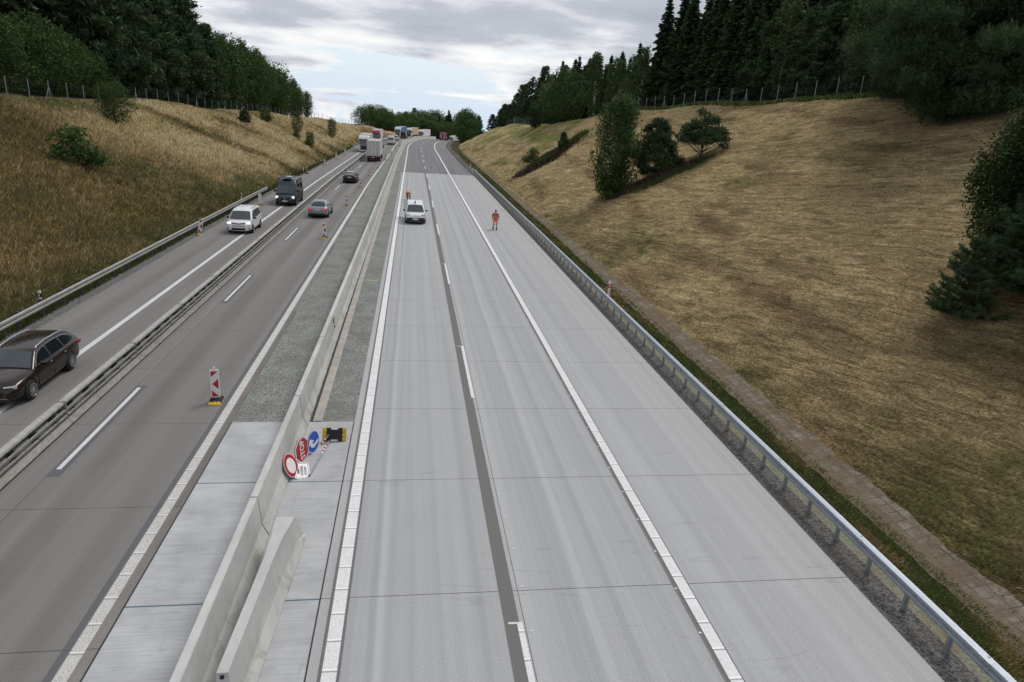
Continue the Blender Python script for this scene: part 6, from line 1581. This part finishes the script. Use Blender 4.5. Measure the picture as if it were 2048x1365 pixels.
# --- big near trees at the right edge
def cone_branch_pine(seed, h, R, n, per, leaf, low=0.04):
    return mk_pine(seed, h, R, low, n, per, leaf, 0.15)
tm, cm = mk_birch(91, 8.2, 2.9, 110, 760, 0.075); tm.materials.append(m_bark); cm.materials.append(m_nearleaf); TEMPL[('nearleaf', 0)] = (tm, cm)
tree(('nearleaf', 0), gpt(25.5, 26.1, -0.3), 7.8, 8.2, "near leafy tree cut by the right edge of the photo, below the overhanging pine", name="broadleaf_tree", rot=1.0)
def needle_branches(seed, h, R, nb, low=0.05, needle=0.07):
    """young pine: whorled upswept branches clothed in short needles"""
    rs = np.random.RandomState(seed); segs = [((0, 0, -0.4), (0, 0, h), 0.075, 0.015)]; C = []; D = []; T = []
    def shoot(a, b, r0, dens):
        a = np.array(a); b = np.array(b); L = np.linalg.norm(b-a); segs.append((tuple(a), tuple(b), r0, r0*0.4)); m = int(L*dens); q = rs.rand(m); P = a+(b-a)*q[:, None]; ax = (b-a)/L
        d = ax[None]*0.65+rvec(rs, m)*0.85; d /= np.linalg.norm(d, axis=1, keepdims=True); C.append(P+d*needle*0.8); D.append(d); T.append(0.2+0.5*q+0.3*rs.rand(m))
    z = h*low
    while z < h*0.97:
        f = 1-z/h; L = R*(0.25+0.85*f); k = 5+rs.randint(3); a0 = rs.rand()*6
        for i in range(k):
            a = a0+i*6.283/k+rs.normal()*0.2; u = np.array([math.cos(a), math.sin(a), 0.12+0.35*(1-f)]); l = L*(0.65+0.5*rs.rand()); p0 = np.array([0, 0, z]); p1 = p0+u*l*0.6; p2 = p1+(u+np.array([0, 0, 0.5]))*l*0.4
            shoot(p0+u*l*0.15, p1, 0.022, 150); shoot(p1, p2, 0.014, 300)
            for j in range(5):
                b0 = p0+u*l*(0.3+0.13*j); s_ = (-1)**j; sv = np.array([-u[1], u[0], 0])*s_; shoot(b0, b0+(u*0.5+sv*0.7+np.array([0, 0, 0.35]))*l*0.30*(1.1-0.1*j), 0.010, 330)
        z += h*0.085*(0.8+0.4*rs.rand())
    shoot((0, 0, h*0.9), (0, 0, h*1.04), 0.012, 300)
    C = np.concatenate(C); D = np.concatenate(D); T = np.concatenate(T); LN = needle*(0.7+0.6*rs.rand(len(C)))
    return limbs("trunk", segs, 5), leaf_mesh("crown", C, D, LN, np.full(len(C), 0.009), T, rs)
tm, cm = needle_branches(5, 3.6, 1.7, 0, needle=0.085); tm.materials.append(m_barkp); cm.materials.append(m_pine); TEMPL[('ypine', 0)] = (tm, cm)
tree(('ypine', 0), gpt(23.6, 21.9, -0.1), 3.3, 3.6, "young pine with upswept shoots at the right edge, standing clear of the darker trees", name="pine_tree", rot=0.4)
tree(('ypine', 0), gpt(22.2, 24.1, -0.1), 4.2, 3.6, "bushy near pine cut by the right edge, behind the young pine with upswept shoots", name="pine_tree", rot=2.0, wide=1.35)
tree(('ypine', 0), gpt(19.6, 23.3, -0.1), 3.1, 3.6, "lowest dark pine at the right edge, in front of the bushy near pine", name="pine_tree", rot=3.3, wide=1.3)
tree(('ypine', 0), gpt(21.5, 25.6, -0.1), 4.6, 3.6, "wide near pine between the leafy tree and the right edge", name="pine_tree", rot=5.3, wide=1.5)
tree(('ypine', 0), gpt(23.5, 24.6, -0.1), 4.4, 3.6, "tall near pine behind the others at the right edge, below the leafy tree", name="pine_tree", rot=4.3, wide=1.3)
# overhanging pine at the top of the near right bank
tm, cm = mk_pine(95, 15, 7.8, 0.02, 78, 300, 0.19, 0.15); tm.materials.append(m_barkp); cm.materials.append(m_pine); TEMPL[('bigpine', 0)] = (tm, cm)
tree(('bigpine', 0), gpt(52, 41.5, -0.3), 15, 15, "huge dark pine overhanging the top of the near right bank", name="pine_tree", rot=0.5)
tree(('bigpine', 0), gpt(45.5, 38.5, -0.3), 14, 15, "second huge dark pine at the top right corner of the photo", name="pine_tree", rot=2.5)
tree(('bigpine', 0), gpt(60, 45.0, -0.3), 14, 15, "big dark pine just left of the overhanging pine, behind the fence's end", name="pine_tree", rot=4.0, wide=0.8)

# ================================================================ GRASS
def blades(name, S, T, RGB, hgt, wid, seed, lie=0.0, m=None, dirbias=None, per=3):
    rs = np.random.RandomState(seed); tv = np.exp(rs.normal(size=len(S))*0.46); RGB = RGB*tv[:, None]; S = np.repeat(S, per); T = np.repeat(T, per); RGB = np.repeat(RGB, per, 0); hgt = np.repeat(hgt, per); wid = np.repeat(wid, per); n = len(S)
    S = S+rs.normal(size=n)*0.05; T = T+rs.normal(size=n)*0.05
    P = npr(S, T, terr(S, T)-0.03); a = rs.rand(n)*6.283; d = np.stack([np.cos(a)*(0.35+lie), np.sin(a)*(0.35+lie), np.full(n, 1.0-lie)], -1)
    if dirbias is not None: d += np.array(dirbias)
    d /= np.linalg.norm(d, axis=1, keepdims=True)
    h = hgt*(0.6+0.7*rs.rand(n)); b = np.stack([-np.sin(a+1), np.cos(a+1), np.zeros(n)], -1)*wid[:, None]*0.5
    mid = P+d*h[:, None]*0.55; tip = P+d*h[:, None]+np.array([0.25, 0, -0.1])*h[:, None]*0.4
    V = np.stack([P-b*0.6, P+b*0.6, mid+b, tip, mid-b], 1).reshape(-1, 3); i = np.arange(n)*5
    F4 = np.stack([i, i+1, i+2, i+4], -1); F4b = np.stack([i+4, i+2, i+3, i+3], -1)
    Fq = np.concatenate([F4, np.stack([i+2, i+3, i+4, i+4], -1)[:0]])
    V2 = V; me = bpy.data.meshes.new(name); tri = np.stack([i+4, i+2, i+3], -1)
    me.vertices.add(len(V2)); me.vertices.foreach_set('co', V2.astype(np.float32).ravel()); nl = F4.size+tri.size; me.loops.add(nl)
    me.loops.foreach_set('vertex_index', np.concatenate([F4.ravel(), tri.ravel()]).astype(np.int32)); me.polygons.add(len(F4)+len(tri))
    me.polygons.foreach_set('loop_start', np.concatenate([np.arange(len(F4))*4, F4.size+np.arange(len(tri))*3]).astype(np.int32)); me.update(calc_edges=True)
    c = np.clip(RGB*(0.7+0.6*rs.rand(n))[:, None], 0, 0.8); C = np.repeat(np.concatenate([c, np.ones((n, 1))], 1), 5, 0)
    tipf = np.tile([0.78, 0.78, 1.05, 1.2, 1.05], n)[:, None]; C[:, :3] *= tipf  # roots darkened, tips brightened: shading under the grass put into the tint
    at = me.attributes.new('tint', 'FLOAT_COLOR', 'POINT'); at.data.foreach_set('color', C.astype(np.float32).ravel())
    return tag(obj(name, me, m or m_blade), kind='stuff')
m_blade = mat("grass_blades", rough=0.8, spec=0.1); g = G(m_blade); tcol = g.attr('tint', 0); g.color(tcol)
tr = g.n.new('ShaderNodeBsdfTranslucent'); g.l.new(tcol, tr.inputs[0]); mx = g.n.new('ShaderNodeMixShader'); mx.inputs[0].default_value = 0.2
g.l.new(g.b.outputs[0], mx.inputs[1]); g.l.new(tr.outputs[0], mx.inputs[2]); g.l.new(mx.outputs[0], g.n['Material Output'].inputs[0])
def sample_s(rs, n, a, b, pw):     # density falling with distance
    u = rs.rand(n); e = 1-pw; return (a**e+(b**e-a**e)*u)**(1/e)
rs = np.random.RandomState(21)
n = 120000; S = sample_s(rs, n, 24, 290, 1.35); T = -17.5-rs.rand(n)*(2.05*np.interp(S, CL_S, CL_Z)+3.5)+0.8*np.clip((S-100)/80, 0, 1)
keep = fbm(S*0.5, T*0.9, 3) > 0.30; S, T = S[keep], T[keep]
RGB = bank_rgb(S, T)*1.25; gs = np.clip(S/60, 0.6, 3.0); gg, gr_ = bank_tint(S, T)
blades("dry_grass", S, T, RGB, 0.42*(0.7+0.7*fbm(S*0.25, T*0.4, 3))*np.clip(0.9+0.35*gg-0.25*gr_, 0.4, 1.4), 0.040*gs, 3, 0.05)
# tall green stalks and yellow flowers low on the near left bank
n = 1500; S = 34+rs.rand(n)*24; T = -19-rs.rand(n)*7; k = fbm(S*0.3, T*0.6, 3) > 0.53; S, T = S[k], T[k]
P = npr(S, T, terr(S, T)+0.45+0.25*rs.rand(len(S))); d = rvec(rs, len(S)); tag(obj("yellow_flowers", leaf_mesh("yellow_flowers", P, d, np.full(len(S), 0.055), np.full(len(S), 0.05), rs.rand(len(S)), rs), leafmat("ragwort_petals", (0.20, 0.12, 0.008, 1), (0.42, 0.27, 0.02, 1), 0.1)), kind='stuff')
# verge grass beside the right ditch
n = 26000; S = sample_s(rs, n, 7, 200, 1.5); T = 11.9+rs.rand(n)*1.85; T = np.where(rs.rand(n) < 0.12, T+1.1*0, T)
blades("verge_grass", S, T, ground_rgb(S, T)*1.45, 0.05+0.10*rs.rand(n), 0.016*np.clip(S/15, 1, 5), 5, 0.25, per=3)
n = 9000; S = sample_s(rs, n, 7, 150, 1.5); T = 14.35+rs.rand(n)**1.3*1.1
blades("verge_grass", S, T, mown_rgb(S, T)*1.0, 0.06+0.14*rs.rand(n), 0.016*np.clip(S/15, 1, 5), 15, 0.45, per=3)
n = 9000; S = sample_s(rs, n, 24, 200, 1.4); T = -17.75+rs.rand(n)*0.9+0.8*np.clip((S-100)/80, 0, 1)
blades("verge_grass", S, T, np.array([[0.085, 0.095, 0.028]])*(0.6+0.8*fbm(S*0.3, T, 3))[:, None], np.full(n, 0.22), 0.02*np.clip(S/25, 1, 5), 6, 0.1, per=3)
# mown hay lying on the right bank
n = 210000; S = sample_s(rs, n, 8, 170, 1.5); T = 14.9+rs.rand(n)*27
k = T < 14.75+1.9*np.interp(S, CR_S, CR_Z)+2; S, T = S[k], T[k]
cl = fbm((S*0.25-T*0.06)*1.6, (T*1.25+S*0.3)*1.6, 4)+0.25*(fbm(S*0.22, T*0.9, 3)-0.5); k = cl > 0.47+0.06*(S < 30); S, T = S[k], T[k]
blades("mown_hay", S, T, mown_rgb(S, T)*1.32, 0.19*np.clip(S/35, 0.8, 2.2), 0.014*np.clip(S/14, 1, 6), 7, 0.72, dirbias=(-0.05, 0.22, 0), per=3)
n = 30000; S = sample_s(rs, n, 8, 95, 1.4); T = 14.9+rs.rand(n)**1.3*20; k = fbm(S*0.5+8, T*0.9, 3) > 0.50+0.12*(S > 35); S, T = S[k], T[k]
blades("grass_stubble", S, T, np.tile([[0.105, 0.120, 0.036]], (len(S), 1)), np.full(len(S), 0.10), 0.010*np.clip(S/14, 1, 4), 8, 0.2, per=3)
# rough grass under the right fence
n = 8000; S = 50+rs.rand(n)*100; T = 14.75+1.9*np.interp(S, CR_S, CR_Z)-0.3+rs.rand(n)*3.2
blades("fence_grass", S, T, np.tile([[0.10, 0.125, 0.040]], (n, 1))*(0.6+0.8*rs.rand(n))[:, None], np.full(n, 0.45), np.full(n, 0.06), 9, 0.0, per=3)
